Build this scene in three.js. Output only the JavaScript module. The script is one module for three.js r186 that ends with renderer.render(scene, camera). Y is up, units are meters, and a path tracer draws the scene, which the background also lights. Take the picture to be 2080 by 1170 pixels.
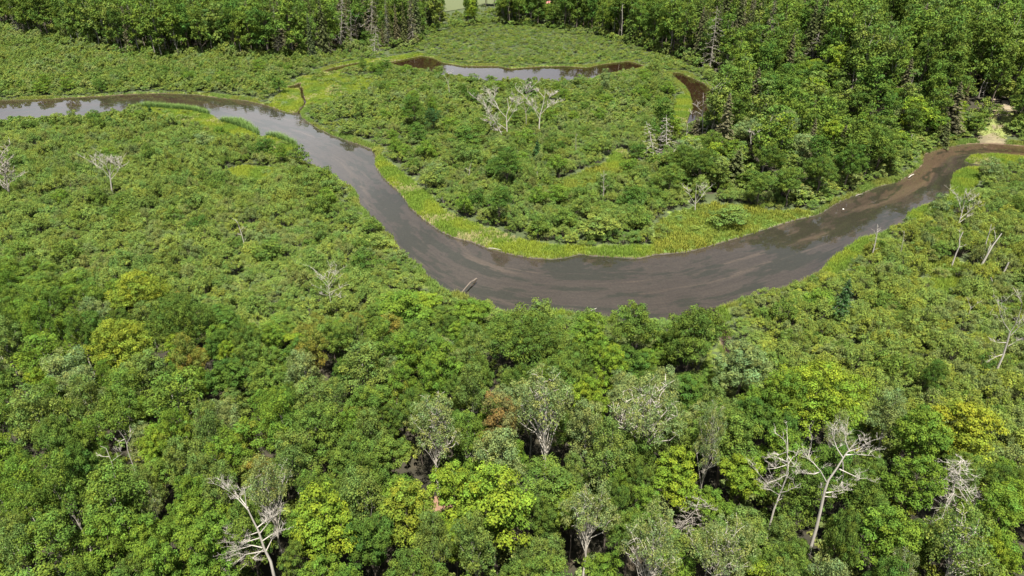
import * as THREE from 'three';
import { mergeGeometries } from 'three/addons/utils/BufferGeometryUtils.js';

// ---------------------------------------------------------------- camera, sky, sun, exposure
const scene = new THREE.Scene();
const W = 2080, HGT = 1170, F = 1387, EYE = 55, PITCH = 29 * Math.PI / 180;
const camera = new THREE.PerspectiveCamera(2 * Math.atan(HGT / 2 / F) * 180 / Math.PI, W / HGT, 0.5, 6000);
camera.position.set(0, EYE, 0);
camera.rotation.set(-PITCH, 0, 0);
const renderer = new THREE.WebGLRenderer({ antialias: true });
renderer.toneMapping = THREE.LinearToneMapping;
renderer.toneMappingExposure = 2.75;
renderer.shadowMap.enabled = true;

const fr = (x) => x - Math.floor(x);
const hash2 = (x, y) => { let h = Math.imul(x | 0, 374761393) + Math.imul(y | 0, 668265263); h = Math.imul(h ^ (h >>> 13), 1274126177); return ((h ^ (h >>> 16)) >>> 0) / 4294967296; };
const sm = (t) => t * t * (3 - 2 * t), lerp = (a, b, t) => a + (b - a) * t, clamp = (x, a = 0, b = 1) => Math.min(b, Math.max(a, x));
const step = (a, b, x) => sm(clamp((x - a) / (b - a)));
function noise(x, y) { const i = Math.floor(x), j = Math.floor(y), u = sm(x - i), v = sm(y - j); return lerp(lerp(hash2(i, j), hash2(i + 1, j), u), lerp(hash2(i, j + 1), hash2(i + 1, j + 1), u), v); }
function fbm(x, y, n = 4) { let s = 0, a = 0.5, t = 0; for (let i = 0; i < n; i++) { s += a * noise(x, y); t += a; a *= 0.5; x = x * 2.03 + 17.3; y = y * 2.03 + 9.1; } return s / t; }
function rng(seed) { let s = seed >>> 0; return () => { s = (s + 0x6d2b79f5) | 0; let t = Math.imul(s ^ (s >>> 15), 1 | s); t = (t + Math.imul(t ^ (t >>> 7), 61 | t)) ^ t; return ((t ^ (t >>> 14)) >>> 0) / 4294967296; }; }

{ // bright summer sky with broken white cloud
  const w = 1024, h = 512, d = new Float32Array(w * h * 4);
  for (let j = 0; j < h; j++) for (let i = 0; i < w; i++) {
    const up = ((j + 0.5) / h - 0.5) * Math.PI, az = (i + 0.5) / w * Math.PI * 2, y = Math.sin(up), k = 1 / (Math.max(y, 0) + 0.18);
    const cx = Math.cos(az) * Math.cos(up) * k, cz = Math.sin(az) * Math.cos(up) * k;
    const c = step(0.47, 0.66, fbm(cx * 1.6 + 40, cz * 1.6 + 40, 5)), e = Math.exp(-Math.max(y, 0) * 2.1);
    const clear = [lerp(0.022, 0.36, e), lerp(0.045, 0.39, e), lerp(0.1, 0.43, e)], cl = 0.28 + 0.4 * fbm(cx * 3 + 3, cz * 3, 3);
    const o = (j * w + i) * 4;
    for (let q = 0; q < 3; q++) d[o + q] = lerp(clear[q], cl * [0.97, 1.0, 1.05][q], c * 0.8);
    d[o + 3] = 1;
  }
  const t = new THREE.DataTexture(d, w, h, THREE.RGBAFormat, THREE.FloatType);
  t.mapping = THREE.EquirectangularReflectionMapping; t.magFilter = THREE.LinearFilter; t.wrapS = THREE.RepeatWrapping; t.needsUpdate = true;
  scene.background = t; scene.environment = t;
}
const sun = new THREE.DirectionalLight(new THREE.Color(1.0, 0.95, 0.85), 5);
sun.target.position.set(0, 0, -150);
sun.position.set(25, 430, -150 + 165);
sun.castShadow = true;
sun.shadow.mapSize.set(4096, 4096);
Object.assign(sun.shadow.camera, { left: -420, right: 420, top: 420, bottom: -420, near: 10, far: 1200 });
scene.add(sun, sun.target);

// ---------------------------------------------------------------- from photo pixels to places
const CP = Math.cos(PITCH), SP = Math.sin(PITCH);
const ray = (px, py) => { const a = (px - W / 2) / F, b = -(py - HGT / 2) / F; return [a, b * CP - SP, -(CP + b * SP)]; };
const flat = (px, py, h = 0) => { const d = ray(px, py), t = (h - EYE) / d[1]; return [d[0] * t, d[2] * t]; };
const poly = (pts, h = 0) => { const v = pts.map((p) => flat(p[0], p[1], p[2] ?? h)); v.box = [Math.min(...v.map((p) => p[0])), Math.max(...v.map((p) => p[0])), Math.min(...v.map((p) => p[1])), Math.max(...v.map((p) => p[1]))]; return v; };
function inside(P, x, z) {
  if (x < P.box[0] || x > P.box[1] || z < P.box[2] || z > P.box[3]) return false;
  let r = false;
  for (let i = 0, j = P.length - 1; i < P.length; j = i++) { const a = P[i], b = P[j]; if ((a[1] > z) !== (b[1] > z) && x < (b[0] - a[0]) * (z - a[1]) / (b[1] - a[1]) + a[0]) r = !r; }
  return r;
}
const project = (x, y, z) => { const dx = x, dy = y - EYE, dz = z, dep = -(dy * SP + dz * CP) ; const up = dy * CP - dz * SP; return [W / 2 + F * dx / dep, HGT / 2 - F * up / dep, dep]; };

// river: far bank left to right at the waterline, near bank back again, where the plants on the bank hide its first metres
const FARB = [[-200, 205], [-60, 205], [0, 204], [60, 203], [140, 199], [200, 196], [260, 192], [330, 190], [400, 193], [450, 200], [500, 205], [540, 214], [580, 228], [597, 231], [608, 226], [614, 240], [640, 258], [673, 275], [700, 285], [724, 292], [757, 305], [764, 318], [761, 337], [781, 364], [808, 387], [835, 425], [865, 449], [892, 469], [926, 484], [959, 492], [993, 506], [1033, 516], [1077, 524], [1121, 528], [1151, 524], [1178, 517], [1212, 521], [1262, 524], [1296, 526], [1330, 518], [1390, 513], [1414, 508], [1464, 494], [1515, 479], [1562, 464], [1616, 447], [1659, 438], [1676, 428], [1700, 413], [1730, 400], [1757, 391], [1784, 380], [1824, 370], [1851, 354], [1872, 337], [1878, 313], [1905, 305], [1936, 297], [1973, 292], [2020, 292], [2080, 297], [2140, 301], [2320, 312]];
const NEARB = [[2320, 334, .4], [2150, 325, .4], [2080, 318, .4], [2020, 312, .4], [1973, 314, .4], [1957, 327, .4], [1995, 333, .3], [2030, 337, .3], [1959, 341, .3], [1939, 348, .5], [1932, 364, .5], [1930, 388, .5], [1925, 395, .5], [1905, 408, .5], [1868, 418, .5], [1841, 432, .5], [1848, 444, .8], [1818, 455, 1], [1781, 469, 1], [1744, 481, .6], [1720, 499, .6], [1693, 518, .6], [1676, 533, .8], [1666, 543, 1.2], [1639, 550, 1.5], [1629, 560, 1.5], [1595, 570, 1.5], [1548, 588, 1.5], [1508, 590, 1.5], [1484, 603, 1.5], [1444, 618, 1], [1437, 629, .5], [1390, 619, 3], [1336, 622, 3], [1306, 628, 3], [1262, 626, 3], [1235, 635, 1], [1195, 635, 1], [1145, 626, .5], [1111, 627, .5], [1060, 617, 2], [1010, 609, 2], [959, 592, 1.5], [939, 590, .5], [912, 580, 1.5], [892, 560, 2], [868, 541, 2], [858, 523, 2], [831, 506, 2], [808, 489, 2], [798, 465, 2], [774, 445, 2], [754, 432, 2], [747, 415, 2], [729, 398, 2], [727, 381, 2], [715, 365, 2], [690, 354, 2], [660, 337, 1.5], [630, 328, 1], [592, 316, .6], [579, 310, .4], [599, 300, .4], [599, 293, .4], [572, 279, .6], [539, 273, .6], [528, 280, .5], [522, 268, .8], [505, 253, 1], [485, 244, 1], [451, 246, .6], [434, 234, .6], [421, 228, 1], [387, 217, 1.3], [330, 212, 1.3], [296, 212, 1], [249, 219, 1.5], [209, 220, 2.3], [175, 223, 2.3], [151, 225, 2.3], [111, 225, 2.3], [84, 229, 2.3], [50, 226, 2.3], [20, 230, 2.3], [0, 236, 2.3], [-60, 240, 2.3], [-200, 246, 2.3]];
const RIVER = poly([...FARB, ...NEARB]);
const OXBOW = [
  poly([[784, 128], [818, 122], [855, 114], [879, 118], [899, 128], [942, 135], [969, 135], [1010, 135], [1037, 140], [1094, 136], [1145, 135], [1195, 138], [1222, 131], [1276, 125], [1296, 130], [1313, 136], [1279, 137, 1.4], [1215, 145, 1.8], [1202, 152, 1.9], [1128, 158, 1.9], [1094, 159, 1.9], [1060, 156, 1.9], [1000, 158, 1.9], [969, 154, 1.9], [942, 147, 1.9], [909, 146, 1.9], [879, 140, 1.8], [858, 133, 1.8], [818, 131, 1.4]]),
  poly([[1366, 148], [1380, 148], [1407, 160], [1430, 170], [1447, 186], [1463, 201], [1458, 212], [1442, 220], [1428, 236], [1416, 252], [1400, 260], [1392, 254], [1397, 242], [1407, 219], [1403, 195], [1393, 178], [1380, 166], [1366, 155]]),
  poly([[648, 147], [680, 137], [720, 129], [740, 126], [744, 131], [700, 141], [668, 149]]),
  poly([[582, 176], [600, 173], [610, 168], [613, 172], [606, 181], [588, 183]])];
const creek = (pts, w) => { const c = pts.map((p) => flat(p[0], p[1])), L = [], R = []; c.forEach((p, i) => { const a = c[Math.max(0, i - 1)], b = c[Math.min(c.length - 1, i + 1)], l = Math.hypot(b[0] - a[0], b[1] - a[1]), nx = (b[1] - a[1]) / l * w, nz = -(b[0] - a[0]) / l * w; L.push([p[0] + nx, p[1] + nz]); R.unshift([p[0] - nx, p[1] - nz]); }); const v = [...L, ...R]; v.box = [Math.min(...v.map((p) => p[0])), Math.max(...v.map((p) => p[0])), Math.min(...v.map((p) => p[1])), Math.max(...v.map((p) => p[1]))]; return v; };
OXBOW.push(creek([[612, 178], [614, 196], [621, 210], [608, 229]], 0.55), creek([[1440, 618], [1456, 645], [1470, 670], [1474, 692], [1480, 720]], 0.5));
const CENTRE = [[-200, 226], [-60, 222], [0, 220], [100, 212], [200, 207], [300, 200], [400, 205], [470, 222], [540, 248], [600, 265], [650, 290], [700, 325], [740, 360], [775, 400], [815, 440], [860, 485], [920, 530], [990, 558], [1080, 575], [1200, 580], [1320, 574], [1420, 562], [1520, 533], [1600, 507], [1680, 478], [1760, 437], [1830, 405], [1890, 370], [1910, 335], [1935, 312], [1990, 302], [2080, 306], [2320, 320]].map((p) => flat(p[0], p[1]));

// distance to the banks, and place along and across the river, on a 1 m grid
const GX0 = -330, GX1 = 330, GZ0 = -330, GZ1 = -10, GN = GX1 - GX0 + 1, GM = GZ1 - GZ0 + 1;
const near2 = (P, x, z, closed) => { let b = 1e9; for (let i = closed ? 0 : 1; i < P.length; i++) { const a = P[i], c = P[(i + P.length - 1) % P.length], ux = c[0] - a[0], uz = c[1] - a[1], t = clamp(((x - a[0]) * ux + (z - a[1]) * uz) / (ux * ux + uz * uz + 1e-9)), q = (x - a[0] - ux * t) ** 2 + (z - a[1] - uz * t) ** 2; if (q < b) b = q; } return Math.sqrt(b); };
const sdR = new Float32Array(GN * GM), sdO = new Float32Array(GN * GM), along = new Float32Array(GN * GM), across = new Float32Array(GN * GM);
const cl = [0]; for (let i = 1; i < CENTRE.length; i++) cl.push(cl[i - 1] + Math.hypot(CENTRE[i][0] - CENTRE[i - 1][0], CENTRE[i][1] - CENTRE[i - 1][1]));
for (let j = 0; j < GM; j++) for (let i = 0; i < GN; i++) {
  const x = GX0 + i, z = GZ0 + j, o = j * GN + i;
  sdR[o] = near2(RIVER, x, z, true) * (inside(RIVER, x, z) ? -1 : 1);
  let m = 1e9;
  for (const P of OXBOW) { if (x < P.box[0] - 14 || x > P.box[1] + 14 || z < P.box[2] - 14 || z > P.box[3] + 14) continue; m = Math.min(m, near2(P, x, z, true) * (inside(P, x, z) ? -1 : 1)); }
  sdO[o] = Math.min(m, 14);
  if (sdR[o] < 3) {
    let b = 1e9;
    for (let k = 1; k < CENTRE.length; k++) { const a = CENTRE[k - 1], c = CENTRE[k], ux = c[0] - a[0], uz = c[1] - a[1], l = Math.hypot(ux, uz), t = clamp(((x - a[0]) * ux + (z - a[1]) * uz) / (l * l)), ex = x - a[0] - ux * t, ez = z - a[1] - uz * t, q = Math.hypot(ex, ez); if (q < b) { b = q; along[o] = cl[k - 1] + t * l; across[o] = q * Math.sign(ux * ez - uz * ex); } }
  }
}
function grid(A, x, z, d) { const u = x - GX0, v = z - GZ0, i = Math.floor(u), j = Math.floor(v); if (i < 0 || j < 0 || i >= GN - 1 || j >= GM - 1) return d; const s = u - i, t = v - j, o = j * GN + i; return lerp(lerp(A[o], A[o + 1], s), lerp(A[o + GN], A[o + GN + 1], s), t); }
const bankR = (x, z) => grid(sdR, x, z, 40), bankO = (x, z) => grid(sdO, x, z, 14), bank = (x, z) => Math.min(bankR(x, z), bankO(x, z));

// the wooded terrace across the river
const TERRACE = poly([[1330, 60], [1440, 120], [1560, 190], [1680, 250], [1800, 285], [1900, 264], [1960, 262], [2010, 272], [2080, 277], [2600, 290], [2600, -10], [1330, -10]]);
const terr = (x, z) => { const d = near2(TERRACE, x, z, true) * (inside(TERRACE, x, z) ? 1 : -1); return 5.5 * step(-7, 9, d); };
function height(x, z) {
  const b = bank(x, z), r = 0.32 + 0.5 * (fbm(x * 0.06, z * 0.06, 3) - 0.35);
  if (b < 0) return bankR(x, z) < bankO(x, z) ? -0.85 * step(0, 2.6, -b) - 0.03 : -1.0 * step(0, 1.8, -b) - 0.03;
  return r * step(-0.05, 1.1, b) + terr(x, z) * step(0.5, 6, b);
}
const ground = (px, py, lift = 0) => { let h = lift, p; for (let k = 0; k < 5; k++) { p = flat(px, py, h); h = height(p[0], p[1]) + lift; } return [p[0], h - lift, p[1]]; };

// ---------------------------------------------------------------- what grows where
const Z = {
  sedge: [
    [[757, 318], [775, 318], [800, 338], [830, 362], [868, 392], [900, 425], [950, 450], [1000, 466], [1050, 484], [1110, 498], [1200, 503], [1330, 500], [1330, 522], [1296, 529], [1150, 530], [1077, 528], [990, 510], [926, 488], [865, 453], [808, 390], [757, 340]],
    [[285, 214], [330, 210], [421, 226], [451, 244], [485, 241], [522, 266], [527, 284, 2], [508, 286, 2.2], [455, 270, 2.2], [380, 250, 2.2], [330, 240, 2.2], [300, 230, 2.2]],
    [[538, 274], [572, 279], [602, 294], [601, 302], [579, 312, 1], [560, 304, 2], [545, 294, 2]],
    [[545, 214], [575, 185], [600, 168], [612, 155], [655, 147], [690, 148], [720, 154, 1.5], [690, 174, 1.8], [650, 187, 1.8], [628, 207, 1.6], [612, 226], [597, 233], [565, 225]],
    [[650, 143], [700, 128], [735, 121], [780, 118], [850, 106], [862, 112], [790, 126], [735, 136], [690, 150], [655, 152]],
    [[1666, 547], [1676, 533], [1693, 516], [1720, 497], [1750, 477], [1775, 480], [1755, 505, 1.8], [1725, 524, 1.8], [1700, 545, 1.8]],
    [[1838, 438], [1868, 416], [1905, 405], [1928, 388], [1932, 350], [1958, 338], [1990, 340], [1990, 362, 1.8], [1965, 390, 1.8], [1940, 412, 1.8], [1900, 428, 1.8], [1862, 445, 1.8]],
    [[1950, 328], [1973, 310], [2020, 308], [2080, 314], [2350, 325], [2350, 345], [2080, 334], [2000, 336]],
    [[1230, 332], [1245, 308], [1262, 302], [1280, 312], [1262, 332, 2], [1232, 334, 2]],
    [[1885, 568], [1930, 562], [1962, 575], [1955, 594, 2], [1895, 594, 2]],
    [[1095, 640], [1105, 622], [1145, 620], [1152, 640], [1125, 648]],
    [[1440, 616], [1478, 612], [1482, 640], [1480, 700], [1500, 722], [1470, 716], [1452, 660]],
    [[445, 350], [500, 338], [560, 342], [545, 358, 2.2], [480, 362, 2.2]],
    [[622, 205], [640, 170], [700, 158], [765, 150], [745, 176, 1.5], [695, 196, 1.5], [655, 212, 1.5]],
    [[1375, 195], [1400, 190], [1406, 222], [1395, 248, 1.5], [1372, 244, 2], [1366, 218, 2]]],
  meadow: [
    [[1325, 505], [1335, 455], [1370, 430], [1420, 418], [1450, 415], [1520, 418], [1560, 428], [1640, 430], [1664, 437], [1616, 450], [1562, 467], [1515, 482], [1464, 497], [1414, 511], [1330, 520]],
    [[1880, 545], [1890, 530], [1935, 525], [1965, 535], [1960, 564, 1], [1900, 566, 1]],
    [[1120, 372], [1180, 350], [1240, 330], [1290, 312], [1300, 324, 2], [1240, 350, 2], [1170, 374, 2], [1130, 384, 2]]],
  clearing: [[[1984, 264], [1990, 246], [2010, 236], [2045, 232], [2062, 246], [2056, 262], [2042, 278], [2022, 280], [1998, 270]]],
};
for (const k in Z) Z[k] = Z[k].map((p) => poly(p, k === 'clearing' ? 3 : 0.4));
const FOREST = poly([[-400, 520], [0, 498], [110, 505], [200, 560], [300, 545], [420, 590], [520, 612], [620, 622], [720, 602], [790, 570], [880, 568], [940, 612], [1000, 625], [1060, 640], [1200, 656], [1290, 646], [1430, 650], [1462, 690], [1475, 730], [1560, 745], [1620, 745], [1720, 755], [1770, 840], [1900, 850], [2080, 905], [2500, 950], [2500, 2200], [-400, 2200]], 7);
const WOODS = [poly([[-300, 72], [0, 66], [100, 88], [200, 110], [320, 128], [420, 120], [560, 128], [640, 128], [700, 112], [760, 102], [840, 98], [880, 72], [930, 58], [1000, 53], [1100, 58], [1180, 70], [1240, 84], [1290, 98], [1340, 113], [1390, 130], [1430, 148], [1480, 183], [1500, 200], [2400, 200], [2400, -18], [-300, -18]]),
  poly([[1490, 190], [1474, 216], [1455, 240], [1430, 270], [1345, 303], [1312, 332], [1340, 365], [1370, 393], [1440, 396], [1540, 400], [1600, 416], [1650, 422], [1700, 396], [1760, 374], [1830, 348], [1862, 314], [1940, 286], [2010, 284], [2080, 280], [2400, 290], [2400, 180], [1500, 180]])];
const BARE = poly([[838, 1042], [848, 1006], [880, 992], [915, 1000], [928, 1016], [895, 1032]], 1.2);
const inAny = (L, x, z) => L.some((P) => inside(P, x, z));
const LAWN = poly([[860, 22], [900, 27], [940, 20], [975, 12], [1012, 12], [1040, -30], [840, -30]]);
function cover(x, z) {
  if (inAny(Z.clearing, x, z)) return 'clearing';
  const b = bankR(x, z), o = bankO(x, z);
  if (inAny(Z.sedge, x, z)) return 'sedge';
  if (inAny(Z.meadow, x, z)) return 'meadow';
  if (o < .8 + 5.5 * Math.max(0, fbm(x * .09 + 5, z * .09) - .25) && z < -130) return 'sedge';
  if (inside(FOREST, x, z)) return 'forest';
  if (inAny(WOODS, x, z)) return 'woods';
  if (b < 0.9 + 1.6 * step(0.5, 0.7, noise(x * .07, z * .07))) return 'sedge';
  return 'thicket';
}
const CODE = { forest: 0, woods: 1, thicket: 2, sedge: 3, meadow: 4, clearing: 5 }, NAMES = Object.keys(CODE);
const zone = new Uint8Array(GN * GM);
for (let j = 0; j < GM; j++) for (let i = 0; i < GN; i++) zone[j * GN + i] = CODE[cover(GX0 + i, GZ0 + j)];
const zoneAt = (x, z) => { const i = Math.round(x) - GX0, j = Math.round(z) - GZ0; return i < 0 || j < 0 || i >= GN || j >= GM ? cover(x, z) : NAMES[zone[j * GN + i]]; };
const strawAt = (x, z) => inAny(Z.sedge, x, z) ? step(0.57, 0.76, fbm(x * 0.13 + 71, z * 0.11 + 13, 3)) : 0;

// ---------------------------------------------------------------- ground and water
const TX0 = -205, TX1 = 205, TZ0 = -318, TZ1 = -12, TW = 2048, TH = 1530;
const soil = (() => {
  const d = new Uint8Array(TW * TH * 4), s8 = (v) => Math.round(255 * (v <= 0.0031308 ? v * 12.92 : 1.055 * Math.pow(clamp(v), 1 / 2.4) - 0.055));
  const mix3 = (a, b, t) => [lerp(a[0], b[0], t), lerp(a[1], b[1], t), lerp(a[2], b[2], t)];
  const BASE = [[.026, .023, .013], [.03, .026, .014], [.042, .058, .018], [.085, .115, .018], [.08, .14, .02], [.125, .105, .06]];
  for (let j = 0; j < TH; j++) for (let i = 0; i < TW; i++) {
    const x = lerp(TX0, TX1, (i + .5) / TW), z = lerp(TZ0, TZ1, (j + .5) / TH), r = bankR(x, z), o = bankO(x, z);
    let c;
    const g = hash2(i, j), n1 = noise(x * 2.2, z * 2.2), n2 = fbm(x * .45, z * .45, 3);
    if (Math.min(r, o) < 0.15) {
      if (o < r) { c = mix3([.024, .015, .009], [.04, .025, .014], n2); c = mix3(c, [.05, .032, .018], step(.6, .8, n1)); }
      else {
        const s = grid(along, x, z, 0), t0 = grid(across, x, z, 0), t = t0 / (Math.abs(t0) + Math.max(0.05, -r));
        const wv = fbm(s * .03, t * 1.3 + 7, 3), streak = fbm(s * .035 + wv * 2, t0 * .75 + wv * 3, 4), fine = fbm(s * .22, t0 * 2.4, 3);
        c = mix3([.048, .041, .035], [.076, .066, .056], fine);                       // rippled sand and silt
        c = mix3(c, [.15, .122, .098], step(.60, .8, streak) * .5);                     // clean tan sand bars drawn out by the current
        c = mix3(c, [.2, .13, .08], step(.05, -.25, t) * step(330, 380, s) * .4);
        const weed = fbm(s * .11 + 31, t0 * .5 + 3, 4), wf = fbm(s * .5, t0 * 1.9, 3);
        c = mix3(c, [.03, .034, .022], clamp(step(.5, .6, weed * .75 + wf * .35 - .03) * .85));     // trailing water weed
        const leftArm = step(130, 90, s), rightArm = step(395, 425, s);
        c = mix3(c, mix3([.05, .032, .019], [.035, .034, .018], step(.45, .6, weed)), leftArm * .8); c = mix3(c, mix3([.075, .042, .02], [.17, .1, .05], step(.45, .6, streak)), rightArm * .85);
      }
    } else {
      const jx = x + (noise(x * .8, z * .8) - .5) * 2.6, jz = z + (noise(x * .8 + 9, z * .8 + 4) - .5) * 2.6, k = zoneAt(jx, jz), b = BASE[CODE[k]];
      c = b.map((v) => v * (.6 + .8 * n2)); 
      if (k === 'sedge') c = mix3(c, [.2, .18, .08], strawAt(x, z) * .4 * (.4 + n1));
      if (k === 'meadow') c = mix3(c, [.2, .2, .06], step(.55, .7, n2) * .5);
      if (k === 'clearing') c = mix3(c, [.14, .17, .04], step(.42, .56, fbm(x * .3 + 3, z * .3, 3)) * .85);
      if (k === 'forest' || k === 'woods') c = mix3(c, [.075, .05, .032], step(.58, .75, n2) * .3);
      if (inside(BARE, x + (n1 - .5) * 1.5, z + (n2 - .5) * 2)) c = mix3([.2, .115, .075], [.12, .075, .045], n1);
      c = mix3(c, [.07, .04, .025], step(.5, .15, Math.min(r, o)) * .8);
    }
    const q = .82 + .36 * g, p = (j * TW + i) * 4;
    for (let m = 0; m < 3; m++) d[p + m] = s8(c[m] * q);
    d[p + 3] = 255;
  }
  const t = new THREE.DataTexture(d, TW, TH); t.colorSpace = THREE.SRGBColorSpace; t.magFilter = THREE.LinearFilter; t.minFilter = THREE.LinearFilter; t.needsUpdate = true; return t;
})();
const lines = (a, b, s, lim) => { const v = []; for (let x = a; x <= b; x += s) v.push(x); let w = s; for (let x = a; x > -lim;) { w *= 1.25; x -= w; v.unshift(x); } w = s; for (let x = b; x < lim;) { w *= 1.25; x += w; v.push(x); } return v; };
const setting = (m, name) => { m.name = name; m.userData.kind = 'structure'; m.castShadow = m.receiveShadow = true; scene.add(m); return m; };
{
  const xs = lines(-200, 200, 0.8, 2600), zs = lines(-318, -14, 0.8, 2600), nx = xs.length, nz = zs.length, pos = new Float32Array(nx * nz * 3), uv = new Float32Array(nx * nz * 2), idx = [];
  for (let j = 0; j < nz; j++) for (let i = 0; i < nx; i++) { const o = j * nx + i, x = xs[i], z = zs[j]; pos.set([x, height(x, z), z], o * 3); uv.set([(x - TX0) / (TX1 - TX0), (z - TZ0) / (TZ1 - TZ0)], o * 2); if (i && j) idx.push(o, o - nx, o - 1, o - nx, o - nx - 1, o - 1); }
  const g = new THREE.BufferGeometry(); g.setAttribute('position', new THREE.BufferAttribute(pos, 3)); g.setAttribute('uv', new THREE.BufferAttribute(uv, 2)); g.setIndex(idx); g.computeVertexNormals();
  setting(new THREE.Mesh(g, new THREE.MeshStandardMaterial({ map: soil, roughness: 1 })), 'ground');
}
const ripples = (() => {
  const n = 512, d = new Uint8Array(n * n * 4), per = (x, y, f) => { const i = Math.floor(x * f), j = Math.floor(y * f), u = sm(fr(x * f)), v = sm(fr(y * f)), H = (a, b) => hash2(((a % f) + f) % f + f * 13, ((b % f) + f) % f); return lerp(lerp(H(i, j), H(i + 1, j), u), lerp(H(i, j + 1), H(i + 1, j + 1), u), v); };
  for (let j = 0; j < n; j++) for (let i = 0; i < n; i++) { const x = i / n, y = j / n, v = .5 * per(x, y, 10) + .3 * per(x, y, 22) + .2 * per(x, y, 45), p = (j * n + i) * 4; d[p] = d[p + 1] = d[p + 2] = 255 * v; d[p + 3] = 255; }
  const t = new THREE.DataTexture(d, n, n); t.wrapS = t.wrapT = THREE.RepeatWrapping; t.magFilter = THREE.LinearFilter; t.needsUpdate = true; return t;
})();
function waterSheet(name, dist, color, bump) {
  const pos = [], uv = [], idx = [], id = new Map(), v = (i, j) => { const k = j * GN + i; if (!id.has(k)) { id.set(k, pos.length / 3); pos.push(GX0 + i, 0, GZ0 + j); uv.push((GX0 + i) / 24, (GZ0 + j) / 24); } return id.get(k); };
  for (let j = 0; j < GM - 1; j++) for (let i = 0; i < GN - 1; i++) { const o = j * GN + i; if (Math.min(dist[o], dist[o + 1], dist[o + GN], dist[o + GN + 1]) < 0.6) { const a = v(i, j), b = v(i + 1, j), c = v(i, j + 1), e = v(i + 1, j + 1); idx.push(a, c, b, b, c, e); } }
  const g = new THREE.BufferGeometry(); g.setAttribute('position', new THREE.Float32BufferAttribute(pos, 3)); g.setAttribute('uv', new THREE.Float32BufferAttribute(uv, 2)); g.setIndex(idx); g.computeVertexNormals();
  setting(new THREE.Mesh(g, new THREE.MeshPhysicalMaterial({ color, roughness: 0.03, transmission: 1, thickness: 0, ior: 1.33, bumpMap: ripples, bumpScale: bump })), name);
}
waterSheet('river_water', sdR, new THREE.Color(.66, .63, .585), 0.014);
waterSheet('oxbow_water', sdO.map((o, i) => (sdR[i] < o ? 9 : o)), new THREE.Color(.56, .47, .38), 0.008);
{ // pale mown grass seen through a gap in the woods
  const s = new THREE.Shape(LAWN.map((p) => new THREE.Vector2(p[0], -p[1]))), g = new THREE.ShapeGeometry(s); g.rotateX(-Math.PI / 2); g.translate(0, 0.75, 0);
  setting(new THREE.Mesh(g, new THREE.MeshStandardMaterial({ color: new THREE.Color(.075, .09, .035), roughness: 1 })), 'mown_field');
}

// ---------------------------------------------------------------- shapes of plants
class Leaves { // many small folded kite-shaped faces
  constructor(seed) { this.r = rng(seed); this.p = []; this.c = []; this.i = []; }
  leaf(x, y, z, nx, ny, nz, len, wid, col) {
    const r = this.r; let ax = r() - .5, ay = r() - .5 - .12, az = r() - .5, d = ax * nx + ay * ny + az * nz; ax -= d * nx; ay -= d * ny; az -= d * nz;
    const l = Math.hypot(ax, ay, az) || 1; ax *= len / l; ay *= len / l; az *= len / l;
    const k = wid / len, bx = (ny * az - nz * ay) * k * .5, by = (nz * ax - nx * az) * k * .5, bz = (nx * ay - ny * ax) * k * .5, f = wid * (r() * .5 - .1), o = this.p.length / 3;
    this.p.push(x - ax * .5, y - ay * .5, z - az * .5, x + bx + nx * f, y + by + ny * f, z + bz + nz * f, x + ax * .5, y + ay * .5, z + az * .5, x - bx + nx * f, y - by + ny * f, z - bz + nz * f);
    for (let q = 0; q < 4; q++) this.c.push(col[0], col[1], col[2]);
    this.i.push(o, o + 1, o + 2, o, o + 2, o + 3);
  }
  // a tuft of leaves round a point: most of them on its skin, facing out and up
  clump(cx, cy, cz, rx, ry, n, len, col, o = {}) {
    const r = this.r, up = o.up ?? .35, wild = o.wild ?? .55, ph = r() * 9;
    for (let k = 0; k < n; k++) {
      let y = r() * 2 - 1; if (y < -.25 && r() < (o.under ?? .6)) y = -y;
      const a = r() * 6.283, q = Math.sqrt(1 - y * y), dx = q * Math.cos(a), dz = q * Math.sin(a), lump = 1 + .22 * Math.sin(a * 3 + ph + y * 4) + .15 * Math.sin(a * 7 - ph * 2), s = (1 - .55 * r() * r()) * lump;
      let nx = dx + (r() - .5) * 2 * wild, ny = y + up + (r() - .5) * 2 * wild, nz = dz + (r() - .5) * 2 * wild; const l = Math.hypot(nx, ny, nz) || 1;
      const v = .62 + .7 * r(), w = (r() - .5) * .22, L = len * (.7 + .6 * r());
      this.leaf(cx + dx * rx * s, cy + y * ry * s, cz + dz * rx * s, nx / l, ny / l, nz / l, L, L * .72, [col[0] * v * (1 + w), col[1] * v, col[2] * v * (1 - w)]);
    }
  }
  build() { const g = new THREE.BufferGeometry(); g.setAttribute('position', new THREE.Float32BufferAttribute(this.p, 3)); g.setAttribute('color', new THREE.Float32BufferAttribute(this.c, 3)); g.setIndex(this.i); return g; }
}
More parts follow.
